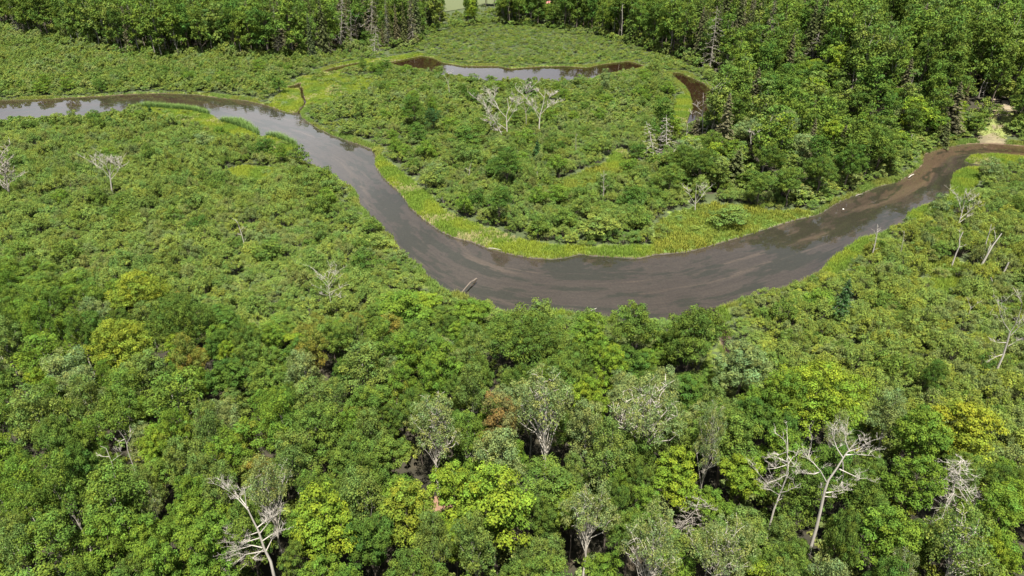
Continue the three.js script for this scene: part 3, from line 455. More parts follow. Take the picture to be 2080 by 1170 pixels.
// shaped from photo points: trunk and limbs lie near the upright plane through the foot; each limb leans out of it a little
function deadTree(label, trunk, limbs, o = {}) {
  const r = rng(o.seed ?? 77 + deadSpots.length * 13), z = o.zoom ?? [0, 0, 1], P = (p) => [z[0] + p[0] / z[2], z[1] + p[1] / z[2]];
  const f = P(trunk[0]), g = ground(f[0], f[1], o.lift ?? 0), gz = g[2], dep = project(g[0], g[1] + (o.lift ?? 0), gz)[2];
  const at = (p, off = 0) => { const [a, b] = P(p), d = ray(a, b), t = (gz + off) / d[2]; return [d[0] * t - g[0], EYE + d[1] * t - g[1], off]; };
  const grp = new THREE.Group(); grp.name = named('dead_tree'); grp.position.set(g[0], g[1], gz); Object.assign(grp.userData, { label, category: 'dead tree' }); if (o.group) grp.userData.group = o.group;
  const mat = M[o.mat ?? 'dead'], part = (w, name) => { const m = new THREE.Mesh(woodGeo(w), mat); m.name = name; m.castShadow = m.receiveShadow = true; grp.add(m); };
  const thick = clamp(dep / 75, 1, 2.2);
  const T = trunk.map((p) => at(p)), rad = (o.r ?? .2) * (gz > -95 ? .6 : 1.1), w = wood();
  if ((o.lift ?? 0) > .2) T.unshift([T[0][0] - (T[1][0] - T[0][0]) * .1, -.4, 0]); else T[0][1] -= .4;
  tube(T, rad, rad * (o.end ?? .18), 7, w); part(w, 'trunk');
  const H = T[T.length - 1][1];
  const twigs = (out, B, l, n, lev, rr) => { for (let k = 0; k < n; k++) { const b = B[1 + Math.floor(r() * (B.length - 1))], a = r() * 6.283, L = l * (.5 + .7 * r()), dir = [B[B.length - 1][0] - B[0][0], B[B.length - 1][1] - B[0][1], B[B.length - 1][2] - B[0][2]], dl = Math.hypot(...dir) || 1, e = [b[0] + (Math.cos(a) * .7 + dir[0] / dl * .6) * L, b[1] + (dir[1] / dl * .6 + (o.droop ? -.5 : .25) + (r() - .4) * .5) * L, b[2] + Math.sin(a) * .7 * L], Q = bend(b, e, r, 3, .15); tube(Q, rr, rr * .45, 4, out); if (lev) twigs(out, Q, L * .55, Math.max(2, n - 1), lev - 1, rr * .6); } };
  for (const l of limbs) { const off = (r() - .5) * 2.2, L = l.map((p, i) => at(p, off * i / l.length)), q = wood(), fat = clamp(rad * .34, .035, .1); tube(L, fat, fat * .28, 5, q); twigs(q, L, Math.hypot(L[L.length - 1][0] - L[0][0], L[L.length - 1][1] - L[0][1]) * .42, (o.twig ?? 5) + 1, o.lev ?? 2, clamp(fat * .3, .016, .03) * thick); part(q, 'branch'); }
  const n = o.random ?? 0, [s0, s1] = o.span ?? [.35, .97];
  for (let k = 0; k < n; k++) {
    const t = lerp(s0, s1, (k + r() * .8) / n), kk = t * (T.length - 1), i = Math.min(T.length - 2, Math.floor(kk)), s = [0, 1, 2].map((q) => lerp(T[i][q], T[i + 1][q], kk - i)), a = k * 2.4 + r(), len = (o.len ?? .3) * H * (o.conifer ? (1.1 - t) + .15 : 1 - .4 * t) * (.6 + .6 * r());
    const e = [s[0] + Math.cos(a) * len, s[1] + len * (o.conifer ? -.25 - .5 * r() : .5 + .6 * r()), s[2] + Math.sin(a) * len], B = bend(s, e, r, 4, .12), q = wood(), fat = clamp(rad * (o.conifer ? .18 : .3), .025, .09);
    tube(B, fat, fat * .35, 5, q); if (o.twig !== 0) twigs(q, B, len * .45, o.twig ?? 4, o.lev ?? 1, clamp(fat * .4, .016, .03) * thick); part(q, 'branch');
  }
  const tx = trunk.map(P); sights.push([Math.min(...tx.map((q) => q[0])) - (o.conifer ? 11 : 5), Math.max(...tx.map((q) => q[0])) + (o.conifer ? 11 : 5), Math.min(...tx.map((q) => q[1])), f[1] - 8, gz]);
  scene.add(grp); deadSpots.push([g[0], gz]);
}
const Zc = [1380, 776, 2.97], Za = [0, 776, 2.97], Zb = [1380, 388, 2.97];
deadTree('leaning white dead tree with a forked top and one broken side branch', [[825, 885], [852, 770], [875, 660], [900, 590], [950, 520], [1000, 440], [1035, 395], [1075, 345]], [[[885, 600], [850, 535], [805, 485], [775, 462]], [[852, 540], [815, 555], [775, 552]], [[885, 668], [940, 660], [988, 652]], [[865, 710], [852, 640]], [[985, 455], [950, 400], [930, 340], [940, 312]], [[1000, 440], [1060, 435], [1140, 442]], [[1015, 420], [1080, 400], [1125, 372]], [[965, 525], [1040, 560], [1085, 582]], [[985, 480], [990, 560], [980, 600]], [[1020, 410], [1000, 350], [1010, 318]], [[1040, 390], [1090, 360]], [[875, 690], [925, 695]]], { zoom: Zc, r: .3, end: .12, lift: 5, twig: 5, seed: 5 });
deadTree('grey snag with broken hanging branches behind the leaning white dead tree', [[570, 770], [600, 690], [640, 590], [655, 500], [650, 420], [640, 345]], [[[650, 480], [600, 460], [545, 455]], [[650, 500], [580, 520], [525, 525]], [[645, 560], [590, 590], [530, 610], [478, 552]], [[600, 680], [550, 650], [500, 640]], [[590, 720], [620, 700], [640, 720]], [[655, 450], [690, 500], [705, 515]], [[650, 420], [600, 440], [570, 420]], [[650, 580], [690, 545], [705, 560]]], { zoom: Zc, r: .19, lift: 5, random: 10, len: .16, mat: 'dead', seed: 9 });
deadTree('pale grey dead conifer with a dense tangle of twigs beside green maples', [[1640, 700], [1660, 600], [1690, 520], [1700, 445]], [[[1650, 650], [1600, 640], [1580, 620]], [[1650, 680], [1610, 690], [1580, 690]]], { zoom: Zc, r: .17, lift: 6, random: 30, len: .3, twig: 6, conifer: true, span: [.3, .98], mat: 'dead', seed: 12 });
deadTree('tall white dead tree with many fine side branches beside a lime-green maple', [[1655, 1175], [1632, 1080], [1592, 1000], [1560, 900], [1520, 820], [1485, 745], [1475, 640]], [[[1500, 775], [1440, 710], [1385, 660]], [[1582, 1000], [1520, 985], [1440, 1010], [1375, 1045]], [[1592, 1020], [1480, 1040], [1400, 1115]], [[1560, 905], [1480, 932], [1380, 915]], [[1570, 910], [1620, 850], [1645, 820]], [[1580, 960], [1640, 920], [1695, 895]], [[1605, 1020], [1640, 950], [1665, 930]], [[1550, 880], [1600, 840], [1620, 800]], [[1590, 1010], [1530, 1060], [1440, 1140]], [[1495, 760], [1450, 700], [1460, 660]], [[1570, 940], [1500, 960], [1440, 940]]], { zoom: Za, r: .27, end: .15, lift: 5, twig: 6, seed: 21 });
deadTree('thin dead tree with curling white branches among green aspens', [[690, 560], [680, 500], [660, 450], [640, 400], [605, 385]], [[[662, 450], [625, 450], [598, 440]], [[672, 480], [710, 450], [740, 430]]], { zoom: Za, r: .11, lift: 6, twig: 3, seed: 23 });
deadTree('small dead tree with three bare branches beside the silvery aspens', [[770, 410], [765, 370], [745, 330], [715, 290]], [[[765, 375], [785, 330], [785, 305]], [[750, 345], [720, 360], [700, 350]]], { zoom: Za, r: .1, lift: 6, twig: 3, seed: 24 });
deadTree('tall bare grey snag with a wide fork standing in the alder thicket', [[1905, 1100], [1950, 1000], [1975, 920], [1995, 850]], [[[1995, 850], [1960, 800], [1935, 740], [1925, 690]], [[1995, 855], [2030, 800], [2055, 730], [2068, 680]], [[1970, 915], [1910, 912]], [[1950, 985], [1910, 1000], [1868, 1022]], [[1985, 935], [2035, 905]], [[2000, 870], [2045, 825], [2080, 800]], [[1940, 760], [1960, 720]]], { zoom: Zb, r: .27, end: .6, lift: 1.5, twig: 4, seed: 31 });
deadTree('small forked white snag in the thicket beside the tall grey snag', [[1742, 755], [1755, 715], [1760, 690]], [[[1757, 705], [1742, 660]], [[1757, 710], [1795, 680]]], { zoom: Zb, r: .1, end: .5, lift: 1.5, twig: 2, seed: 32 });
deadTree('white dead tree with fanned branches beside the bright sedge bank', [[1668, 232], [1690, 180], [1705, 130], [1715, 80], [1720, 15]], [[[1705, 130], [1690, 80], [1680, 40]], [[1710, 110], [1745, 60], [1775, 40]], [[1695, 165], [1740, 130], [1785, 85]], [[1690, 190], [1730, 160]], [[1712, 90], [1740, 30]]], { zoom: Zb, r: .15, lift: 1, twig: 5, seed: 33 });
deadTree('crooked white snag just below the fanned dead tree', [[1652, 425], [1668, 380], [1690, 330], [1690, 290], [1712, 245]], [[[1690, 300], [1690, 245]], [[1685, 340], [1715, 330]]], { zoom: Zb, r: .13, end: .5, lift: 1, twig: 2, seed: 34 });
deadTree('thick split white snag leaning over the thicket', [[1810, 470], [1850, 400], [1890, 330], [1945, 255]], [[[1850, 405], [1870, 340], [1905, 290]], [[1820, 455], [1830, 420], [1840, 380]]], { zoom: Zb, r: .22, end: .3, lift: 1, twig: 1, lev: 0, seed: 35 });
deadTree('slender bare snag behind the thick split snag', [[1838, 390], [1850, 310], [1870, 250], [1882, 200]], [[[1865, 265], [1880, 240]]], { zoom: Zb, r: .11, end: .4, lift: 2, twig: 2, seed: 36 });
deadTree('short white stump in the thicket beside the thick split snag', [[1955, 495], [1975, 455], [1988, 430]], [], { zoom: Zb, r: .16, end: .7, lift: 1, seed: 37 });
deadTree('short broken white stump below the thick split snag', [[1895, 570], [1885, 540], [1880, 522]], [], { zoom: Zb, r: .12, end: .6, lift: 1, seed: 38 });
deadTree('slim grey snag with short twigs at the yellow sedge bank', [[1158, 405], [1180, 320], [1192, 260], [1195, 200]], [[[1190, 250], [1210, 235]], [[1188, 270], [1175, 240]]], { zoom: Zb, r: .12, end: .3, lift: 1, random: 7, len: .12, twig: 1, lev: 0, seed: 39 });
deadTree('thin grey sapling snag beside the yellow sedge bank', [[1330, 395], [1350, 300], [1358, 240]], [], { zoom: Zb, r: .06, end: .4, lift: 1, random: 5, len: .15, twig: 1, lev: 0, mat: 'grey', seed: 40 });
deadTree('grey dead tree with a fan of fine branches in the wide alder thicket', [[227, 386], [225, 368], [223, 350]], [[[224, 362], [210, 345], [195, 335]], [[224, 358], [215, 335], [205, 325]], [[223, 352], [225, 330]], [[224, 356], [235, 338], [240, 328]], [[225, 365], [238, 350], [243, 342]]], { r: .16, end: .6, lift: 1.5, twig: 6, mat: 'dead', seed: 41 });
deadTree('bare leaning pole of a dead tree in the wide alder thicket', [[497, 500], [492, 480], [484, 455], [478, 446]], [[[490, 475], [495, 465]]], { r: .08, end: .4, lift: 1.5, random: 5, len: .15, twig: 2, seed: 42 });
deadTree('dead bush of white branches between thicket and forest', [[672, 614], [668, 590], [666, 570], [668, 552]], [[[670, 605], [685, 600], [692, 605]], [[668, 595], [690, 585]], [[668, 585], [655, 570]], [[668, 580], [680, 560]], [[669, 600], [655, 598]]], { r: .11, lift: 2.5, random: 9, len: .35, twig: 4, seed: 43 });
const Zd = [690, 0, 2.97];
deadTree('white dead tree with upswept branches, tallest of the cluster inside the bend', [[1202, 790], [1205, 740], [1210, 690], [1225, 640], [1240, 560], [1238, 530]], [[[1210, 695], [1170, 650], [1130, 600], [1125, 570]], [[1212, 690], [1250, 650], [1285, 635]], [[1228, 630], [1265, 590], [1262, 550]], [[1205, 720], [1180, 670], [1160, 640]], [[1235, 590], [1200, 550], [1190, 560]]], { zoom: Zd, r: .2, lift: 1, twig: 6, seed: 51 });
deadTree('white dead tree with several stems beside the tallest of the cluster', [[1010, 825], [1008, 760], [1005, 700], [1020, 650], [1010, 590]], [[[1005, 710], [960, 660], [930, 600], [935, 585]], [[1008, 740], [1040, 690], [1065, 640]], [[1010, 680], [1040, 620], [1050, 600]], [[1006, 780], [950, 740], [900, 690]], [[1008, 800], [960, 790], [930, 770]]], { zoom: Zd, r: .22, lift: .5, twig: 6, seed: 52 });
deadTree('leaning white dead tree with fine branches at the edge of the cluster', [[985, 825], [950, 760], [915, 700], [890, 650], [860, 590]], [[[915, 700], [880, 640], [835, 610]], [[950, 760], [920, 740], [890, 735]], [[900, 670], [920, 620], [910, 590]]], { zoom: Zd, r: .16, lift: .5, twig: 6, seed: 53 });
deadTree('slim grey dead tree between the two tallest of the white cluster', [[1125, 760], [1125, 700], [1118, 650], [1100, 600]], [[[1120, 680], [1145, 640], [1160, 620]], [[1118, 660], [1090, 640], [1080, 610]]], { zoom: Zd, r: .13, lift: 1, twig: 6, mat: 'grey', seed: 54 });
deadTree('thin white snag near the dark backwater', [[662, 570], [658, 520], [645, 480], [628, 445]], [[[655, 500], [660, 470], [662, 450]]], { zoom: Zd, r: .1, lift: 1, twig: 4, seed: 55 });
deadTree('short forked white snag in the thicket near the sedge strip', [[770, 1075], [785, 1040], [785, 1010], [795, 980]], [[[785, 1030], [765, 1020]]], { zoom: Zd, r: .1, lift: 1, twig: 2, seed: 56 });
deadTree('slim grey snag beside the trampled straw patch', [[1425, 910], [1425, 850], [1427, 800]], [], { zoom: Zd, r: .09, lift: 1, random: 7, len: .16, twig: 1, lev: 0, mat: 'grey', seed: 57 });
deadTree('grey snag with short stubs in the thicket above the willow bushes', [[1590, 1200], [1592, 1120], [1595, 1025]], [], { zoom: Zd, r: .13, lift: 1, random: 12, len: .14, twig: 2, mat: 'grey', seed: 58 });
deadTree('short pale post-like snag beside the upright deep green maple', [[1192, 1110], [1191, 1035]], [], { zoom: Zd, r: .07, end: .7, lift: 1, seed: 59 });
deadTree('dead bush of grey upright stems at the meadow corner', [[1412, 424], [1413, 400], [1415, 372]], [[[1412, 415], [1400, 395], [1398, 388]], [[1412, 415], [1425, 400], [1430, 392]], [[1412, 420], [1402, 412]], [[1413, 410], [1422, 388]]], { r: .12, lift: .5, twig: 4, mat: 'dead', seed: 60 });
const Ze = [1300, 160, 4.875];
deadTree('drooping grey conifer snag, the taller of a pair beside the backwater', [[265, 720], [262, 600], [262, 480], [262, 355]], [], { zoom: Ze, r: .17, end: .2, lift: 1, random: 34, len: .3, conifer: true, twig: 4, span: [.2, .97], mat: 'dead', seed: 61 });
deadTree('drooping grey conifer snag, the shorter of a pair beside the backwater', [[120, 790], [130, 700], [100, 550], [60, 420]], [], { zoom: Ze, r: .16, end: .2, lift: 1, random: 30, len: .28, conifer: true, twig: 4, span: [.2, .97], mat: 'dead', seed: 62 });
deadTree('tall white snag with stubby arms at the head of the backwater', [[620, 575], [622, 480], [620, 380], [625, 270], [628, 140]], [[[620, 360], [570, 330], [510, 345]], [[618, 330], [570, 280], [545, 245]], [[640, 570], [670, 460], [690, 350], [700, 180]], [[645, 540], [700, 430], [725, 380]], [[600, 560], [560, 520], [590, 440]]], { zoom: Ze, r: .2, end: .15, lift: 1, random: 12, len: .14, conifer: true, twig: 3, seed: 63 });
deadTree('thin white snag beside the stubby-armed snag', [[455, 595], [465, 520], [475, 425]], [], { zoom: Ze, r: .08, end: .3, lift: 1, random: 6, len: .14, twig: 1, lev: 0, seed: 64 });
deadTree('pale bare trunk among the silvery willows', [[1300, 900], [1325, 790], [1345, 650]], [[[1330, 760], [1300, 720]]], { zoom: Ze, r: .12, end: .6, lift: 3, twig: 2, seed: 65 });
deadTree('forked pale trunk in the willow grove', [[1225, 870], [1250, 780], [1240, 720]], [[[1245, 760], [1200, 700]], [[1245, 750], [1270, 700]]], { zoom: Ze, r: .15, end: .5, lift: 3, twig: 3, mat: 'grey', seed: 66 });
deadTree('bare grey bush among the willows', [[1100, 660], [1095, 590], [1110, 520]], [[[1098, 620], [1130, 560], [1160, 530]], [[1096, 600], [1085, 540]]], { zoom: Ze, r: .1, end: .5, lift: 4, twig: 5, mat: 'dead', seed: 67 });
deadTree('tall grey drooping spruce snag at the edge of the far woods', [[1442, 136], [1447, 100], [1453, 55], [1457, 12]], [], { r: .26, end: .15, lift: 1, random: 46, len: .2, conifer: true, twig: 4, span: [.1, .98], mat: 'grey', seed: 71 });
deadTree('grey drooping spruce snag beside the small bare bank in the far woods', [[692, 95], [693, 60], [694, 25], [696, -8]], [], { r: .26, end: .15, lift: 2, random: 40, len: .2, conifer: true, twig: 4, span: [.15, .98], mat: 'grey', seed: 72 });
deadTree('small white conifer snag above the oxbow bank', [[760, 106], [762, 80], [764, 50]], [], { r: .16, end: .2, lift: .5, random: 36, len: .32, conifer: true, twig: 4, span: [.08, .97], mat: 'dead', seed: 73 });
deadTree('bare grey conifer snag with drooping top in the far woods', [[713, 97], [713, 70], [712, 20]], [[[713, 70], [722, 42], [732, 55]]], { r: .16, end: .2, lift: .5, random: 22, len: .22, conifer: true, twig: 4, span: [.4, .97], mat: 'grey', seed: 74 });
deadTree('grey conifer snag, tallest behind the small white snag', [[754, 70], [755, 30], [756, -6]], [], { r: .2, end: .2, lift: 3, random: 34, len: .24, conifer: true, twig: 4, span: [.3, .97], mat: 'grey', seed: 75 });
deadTree('white dead tree with drooping branches beside the sandy slope', [[1993, 228], [1996, 200], [2002, 175], [2012, 148]], [[[2000, 185], [2020, 165], [2028, 175]], [[1998, 195], [2015, 195], [2025, 190]]], { r: .2, lift: 1, random: 24, len: .28, conifer: true, twig: 5, mat: 'dead', seed: 76 });
deadTree('reddish grey dead pine in the woods across the river', [[1650, 122], [1655, 95], [1665, 65]], [], { r: .2, lift: 4, random: 26, len: .3, conifer: true, twig: 5, mat: 'grey', seed: 77 });
deadTree('bare curved white stem above the far bank', [[1853, 300], [1850, 285], [1853, 272]], [], { r: .09, end: .5, lift: 1, seed: 78 });
deadTree('leaning grey dead tree with a dark crown of twigs at the thicket edge', [[20, 395], [10, 350], [-2, 305]], [], { r: .2, lift: 2, random: 26, len: .3, twig: 5, mat: 'grey', seed: 79 });
deadTree('brownish dead tree with hanging twigs between lime-green maples', [[1395, 1090], [1405, 1050], [1425, 1005]], [[[1405, 1050], [1390, 1060], [1382, 1070]]], { r: .12, lift: 3, random: 22, len: .35, twig: 6, conifer: true, mat: 'grey', seed: 80 });
deadTree('white bare stem with two forks in front of the grey-green poplar', [[1448, 1172], [1460, 1140], [1468, 1115]], [[[1455, 1150], [1440, 1135]], [[1462, 1138], [1455, 1118]]], { r: .1, end: .4, lift: 5, twig: 3, seed: 81 });
deadTree('slim bare aspen trunk in the far woods beside the lawn', [[1262, 80], [1264, 40], [1264, 5]], [], { r: .16, end: .5, lift: 1, random: 6, len: .1, twig: 1, lev: 0, mat: 'pale', seed: 82 });

// ---------------------------------------------------------------- woods and forest: scattered trees
const inView = (x, y, z, R, m = 1.06) => { const p = project(x, y, z), k = F * R / p[2]; return p[2] > 1 && p[0] > W / 2 - W / 2 * m - k && p[0] < W / 2 + W / 2 * m + k && p[1] > HGT / 2 - HGT / 2 * m - k && p[1] < HGT / 2 + HGT / 2 * m + k; };
const hideLawn = (x, y, z, R, h) => { const p = project(x, y + h, z), k = F * R / p[2]; const spots = [[974, 1006, 0, 10], [905, 940, 14, 25]]; return spots.some(([a, b, c, d]) => p[0] + k > a && p[0] - k < b && p[1] < d) && -z < 470; };
const cellMap = new Map(), key = (x, z) => Math.floor(x / 6) + ',' + Math.floor(z / 6);
const put = (x, z, R) => { const k = key(x, z); if (!cellMap.has(k)) cellMap.set(k, []); cellMap.get(k).push([x, z, R]); };
const free = (x, z, R, f) => { const i = Math.floor(x / 6), j = Math.floor(z / 6); for (let a = -2; a <= 2; a++) for (let b = -2; b <= 2; b++) for (const q of cellMap.get((i + a) + ',' + (j + b)) ?? []) if ((q[0] - x) ** 2 + (q[1] - z) ** 2 < ((q[2] + R) * f) ** 2) return false; return true; };
for (const q of feat) put(q[0], q[1], q[2]);
for (const q of deadSpots) put(q[0], q[1], q[1] > -110 ? 1.2 : .6);
// sight lines kept open in front of the poplar trunk, the white dead trees and the bare bank
const openTo = (x, z, R, h) => { const y = height(x, z), a = project(x, y + h, z), b = project(x, y, z), k = F * R / a[2] * .8; return sights.some(([x0, x1, y0, y1, sz]) => sz < -95 && z > sz + .3 && a[0] + k > x0 && a[0] - k < x1 && a[1] < y1 && b[1] > y0); };
const lowSpots = [flat(880, 1018, 1), flat(905, 1010, 1), ...deadSpots.filter((q) => q[1] > -95), ...feat.filter((q) => q[3] === 'poplar')];
const lowNear = (x, z, R) => { let h = 99; for (const [dx, dz] of lowSpots) if (z > dz - 1 && z < dz + 9 && Math.abs(x - dx * z / dz) < R + .6) h = Math.min(h, 4.3 + Math.max(0, z - dz)); return h; };
// landmarks that tell scattered trees and shrubs apart
const MARKS = [[1705, 960, 6, 'the leaning white dead tree'], [1590, 980, 6, 'the grey snag with hanging branches'], [1945, 970, 6, 'the pale dead conifer'], [530, 1080, 6, 'the tall white dead tree with fine side branches'], [225, 940, 6, 'the two thin dead trees'], [1110, 840, 9, 'the poplar with bare grey trunk'], [1318, 840, 9, 'the poplar with thick white limbs'], [1062, 690, 7, 'the broad dark riverside oak'], [1405, 690, 7, 'the oak by the marsh creek'], [1655, 815, 7, 'the large yellow-green maple'], [1955, 880, 6, 'the yellow-orange maple'], [1005, 1050, 8, 'the layered lime-green maple'], [830, 1070, 7, 'the bare reddish earth patch'], [670, 1085, 7, 'the lime-green maple near the tall dead tree'], [1470, 900, 7, 'the large rounded oak'], [1012, 872, 6, 'the rusty brown maple'], [245, 705, 7, 'the yellow-topped maple'], [365, 660, 7, 'the dark oak at the thicket edge'], [740, 765, 6, 'the olive birch among reddish maples'], [1325, 1110, 8, 'the pale poplar beside dark oaks'], [1950, 1115, 8, 'the broad grey-green poplar'], [670, 590, 2, 'the dead bush between thicket and forest'], [940, 600, 1, 'the sunken log'], [140, 775, 6, 'the silvery birch'], [230, 1040, 7, 'the leafy aspen above a dark gap'], [600, 960, 7, 'the olive birch above the tall dead tree'], [1475, 1120, 8, 'the poplar with two white stems'],
  [227, 380, 1, 'the dead tree with fanned fine branches'], [495, 495, 1, 'the leaning bare pole'], [15, 390, 1, 'the grey dead tree with dark twigs'], [560, 310, 1, 'the sedge spit'], [400, 240, 1, 'the cattail bed'], [1718, 660, 1, 'the lone cedar'], [2025, 755, 1, 'the tall forked grey snag'], [1993, 545, 1, 'the thick split snag'], [1942, 465, 1, 'the fanned white dead tree'], [1770, 525, 1, 'the slim snag by the yellow sedge'], [1970, 640, 1, 'the small forked snag'], [1925, 545, 0, 'the green clearing among the snags'], [1475, 650, 0, 'the narrow marsh creek'], [845, 260, 1, 'the tall dark cedar'], [1060, 260, 1, 'the white dead tree cluster'], [1031, 370, 1, 'the upright deep green maple'], [1013, 440, 1, 'the slim deep green maple'], [900, 440, 0, 'the yellow sedge strip'], [1250, 320, 0, 'the trampled straw patch'], [1482, 450, 1, 'the rounded willow bush'], [1420, 460, 0, 'the riverside meadow'], [1335, 320, 1, 'the pair of drooping snags'], [1412, 425, 1, 'the dead bush of upright stems'], [1425, 275, 1, 'the stubby-armed snag'], [1430, 190, 0, 'the dark backwater'], [1050, 150, 0, 'the oxbow pool'], [700, 140, 0, 'the oxbow tail'], [600, 190, 0, 'the small creek mouth'], [908, 190, 1, 'the thin snag near the backwater'], [1222, 415, 1, 'the snag with short stubs'],
  [1440, 135, 1, 'the tall drooping spruce snag'], [692, 95, 2, 'the drooping spruce snag'], [760, 106, 1, 'the small white conifer snag'], [985, 15, 0, 'the mown field'], [1113, 30, 8, 'the pink-roofed cabin'], [1832, 60, 8, 'the pale-roofed cabin'], [2020, 255, 3, 'the sandy slope with steps'], [1595, 280, 4, 'the large silvery willow'], [1935, 240, 5, 'the grey-brown spruce by the slope'], [1650, 120, 4, 'the reddish grey dead pine'], [1850, 350, 0, 'the white log on the far bank'], [1700, 405, 0, 'the shady bend'], [1262, 80, 1, 'the bare aspen trunk'], [330, 125, 0, 'the thicket edge'], [60, 80, 0, 'the far end of the thicket'], [520, 125, 0, 'the thicket corner'], [1990, 228, 3, 'the drooping white dead tree'], [1300, 330, 2, 'the shorter drooping snag']].map(([a, b, h, n]) => [...flat(a, b, h), n]);
const nearestMark = (x, z) => { let b = 1e9, n = ''; for (const m of MARKS) { const d = Math.hypot(m[0] - x, m[1] - z); if (d < b) { b = d; n = m[2]; } } return [n, b]; };
const tagged = (g, text, x, z) => { const [n, d] = nearestMark(x, z), w = (d < 5 ? 'right next to ' : d < 10 ? 'near ' : d < 22 ? 'some way from ' : 'far off, closest to ') + n; g.userData.label = text + ' ' + w; g.userData.group = text.replace(/bush$/, 'bushe').replace(/birch$/, 'birche') + 's ' + w; return g; };
const restOf = {};   // InstancedMesh batches for what is beyond the three hundred largest of a kind
const later = (kind, i, mat, woodM, x, y, z, sx, sy, turn, bag) => { const k = kind + '|' + (i % K[kind].length) + '|' + mat + '|' + woodM; ((restOf[bag] ??= {})[k] ??= []).push([x, y, z, sx, sy, turn]); };
const SPECIES = { // leaf colours and their shares
  maple_tree: { kind: 'maple', mats: ['maple', 'maple', 'oak2', 'lime', 'deep', 'maple'], text: ['mid green maple', 'mid green maple', 'olive green maple', 'lime-green maple', 'deep green maple', 'mid green maple'] },
  oak_tree: { kind: 'oak', mats: ['oak', 'oak2', 'oak2'], text: ['dark green oak', 'green rounded oak', 'green rounded oak'] },
  birch_tree: { kind: 'birch', mats: ['birch', 'birch', 'poplar'], wood: 'pale', text: ['fine-leaved olive birch', 'fine-leaved olive birch', 'pale olive birch'] },
  aspen_tree: { kind: 'birch', mats: ['aspen', 'aspen', 'maple'], wood: 'pale', text: ['slim green aspen', 'slim green aspen', 'slim mid green aspen'] },
  poplar_tree: { kind: 'poplar', mats: ['poplar'], wood: 'pale', text: ['pale open-crowned poplar'] },
  red_maple_tree: { kind: 'redmaple', mats: ['red', 'maple', 'aspen'], text: ['reddish-tipped maple', 'green reddish-tipped maple', 'dark reddish-tipped maple'] },
};
const pick = (r, list) => { let s = r() * list.reduce((a, b) => a + b[1], 0); for (const [v, w] of list) if ((s -= w) < 0) return v; return list[0][0]; };
{
  const r = rng(99);
  for (let pass = 0; pass < 12000; pass++) {
    const z = -20 - r() * 110, x = (r() * 2 - 1) * (28 - z * 1.05);
    if (!inside(FOREST, x, z) || bank(x, z) < 1.5 || inside(BARE, x, z)) continue;
    const y = height(x, z), P = project(x, y + 7, z), u = P[0], v = P[1];
    const late = pass > 7000, reds = u > 180 && u < 850 && v > 560 && v < 1000;
    const name = pick(r, u < 260 ? [['aspen_tree', 6], ['maple_tree', 2], ['oak_tree', 1], ['birch_tree', 2]] : reds ? [['red_maple_tree', 4], ['birch_tree', 3], ['maple_tree', 3], ['oak_tree', 1], ['aspen_tree', 1]] : u > 1050 ? [['maple_tree', 4], ['oak_tree', 3], ['birch_tree', 2], ['poplar_tree', .3]] : [['maple_tree', 4], ['oak_tree', 2], ['birch_tree', 2.5], ['poplar_tree', .2], ['aspen_tree', 1]]);
    const S = SPECIES[name], edge = clamp(near2(FOREST, x, z, true) / 14), R = (late ? 1.2 : 1.6) + r() * (late ? .9 : .5 + 1.6 * r()), h0 = lerp(4.6, name === 'poplar_tree' ? 14 : 11, edge) * (.8 + .35 * r()) * (late ? .75 : 1), h = Math.min(h0, lowNear(x, z, R));
    if (!inView(x, y + h * .6, z, R, 1.2) || !free(x, z, R, late ? .66 : .76)) continue;
    const k = Math.floor(r() * S.mats.length), V = K[S.kind], i = Math.floor(r() * 9), vv = V[i % V.length];
    put(x, z, R);
    if (!inView(x, y + h * .6, z, R, 1.0)) { later(S.kind, i, S.mats[k], S.wood ?? 'bark', x, y - .1, z, R / vv.R, h / vv.H, r() * 6.28, 'woodland'); continue; }
    tagged(plant(S.kind, i, name, S.mats[k], S.wood ?? 'bark', x, y - .1, z, R / vv.R, h / vv.H, r() * 6.28, { category: name === 'red_maple_tree' ? 'maple' : CAT[name] }), (R > 3.4 ? 'large ' : R < 2.2 ? 'small ' : '') + S.text[k], x, z);
  }
}
{ // taller bushes standing out of the low thicket
  const r = rng(321); let n = 0;
  for (let pass = 0; pass < 6000 && n < 190; pass++) {
    const z = -80 - r() * 190, x = (r() * 2 - 1) * (12 - z * .8);
    if (zoneAt(x, z) !== 'thicket' || bank(x, z) < 2.6) continue;
    const y = height(x, z), P = project(x, y + 2, z), isle = P[0] > 640 && P[0] < 1440 && P[1] < 500 && P[1] > 150, R = 1.5 + r() * 1.5, h = 3.4 + r() * 2.8;
    if (r() > (isle ? (P[1] > 280 ? 1 : .4) : P[1] < 200 ? .5 : .16) || !inView(x, y + 2, z, R, 1) || !free(x, z, R, .95) || openTo(x, z, R, h)) continue;
    put(x, z, R); n++;
    const m = pick(r, [['oak2', 3], ['alder2', 3], ['maple', 2], ['deep', 1.2], ['silver', .6], ['alder', 2]]), t = { oak2: 'green', alder2: 'green', maple: 'fresh green', deep: 'dark green', silver: 'silvery', alder: 'yellow-green' }[m], i = Math.floor(r() * 9), v = K.bush[i % 3];
    tagged(plant('bush', i, 'willow_bush', m, 'stem', x, y - .05, z, R / v.R, h / v.H, r() * 6.28, { category: 'bush' }), (h > 5 ? 'tall ' : '') + t + ' bush', x, z);
  }
}
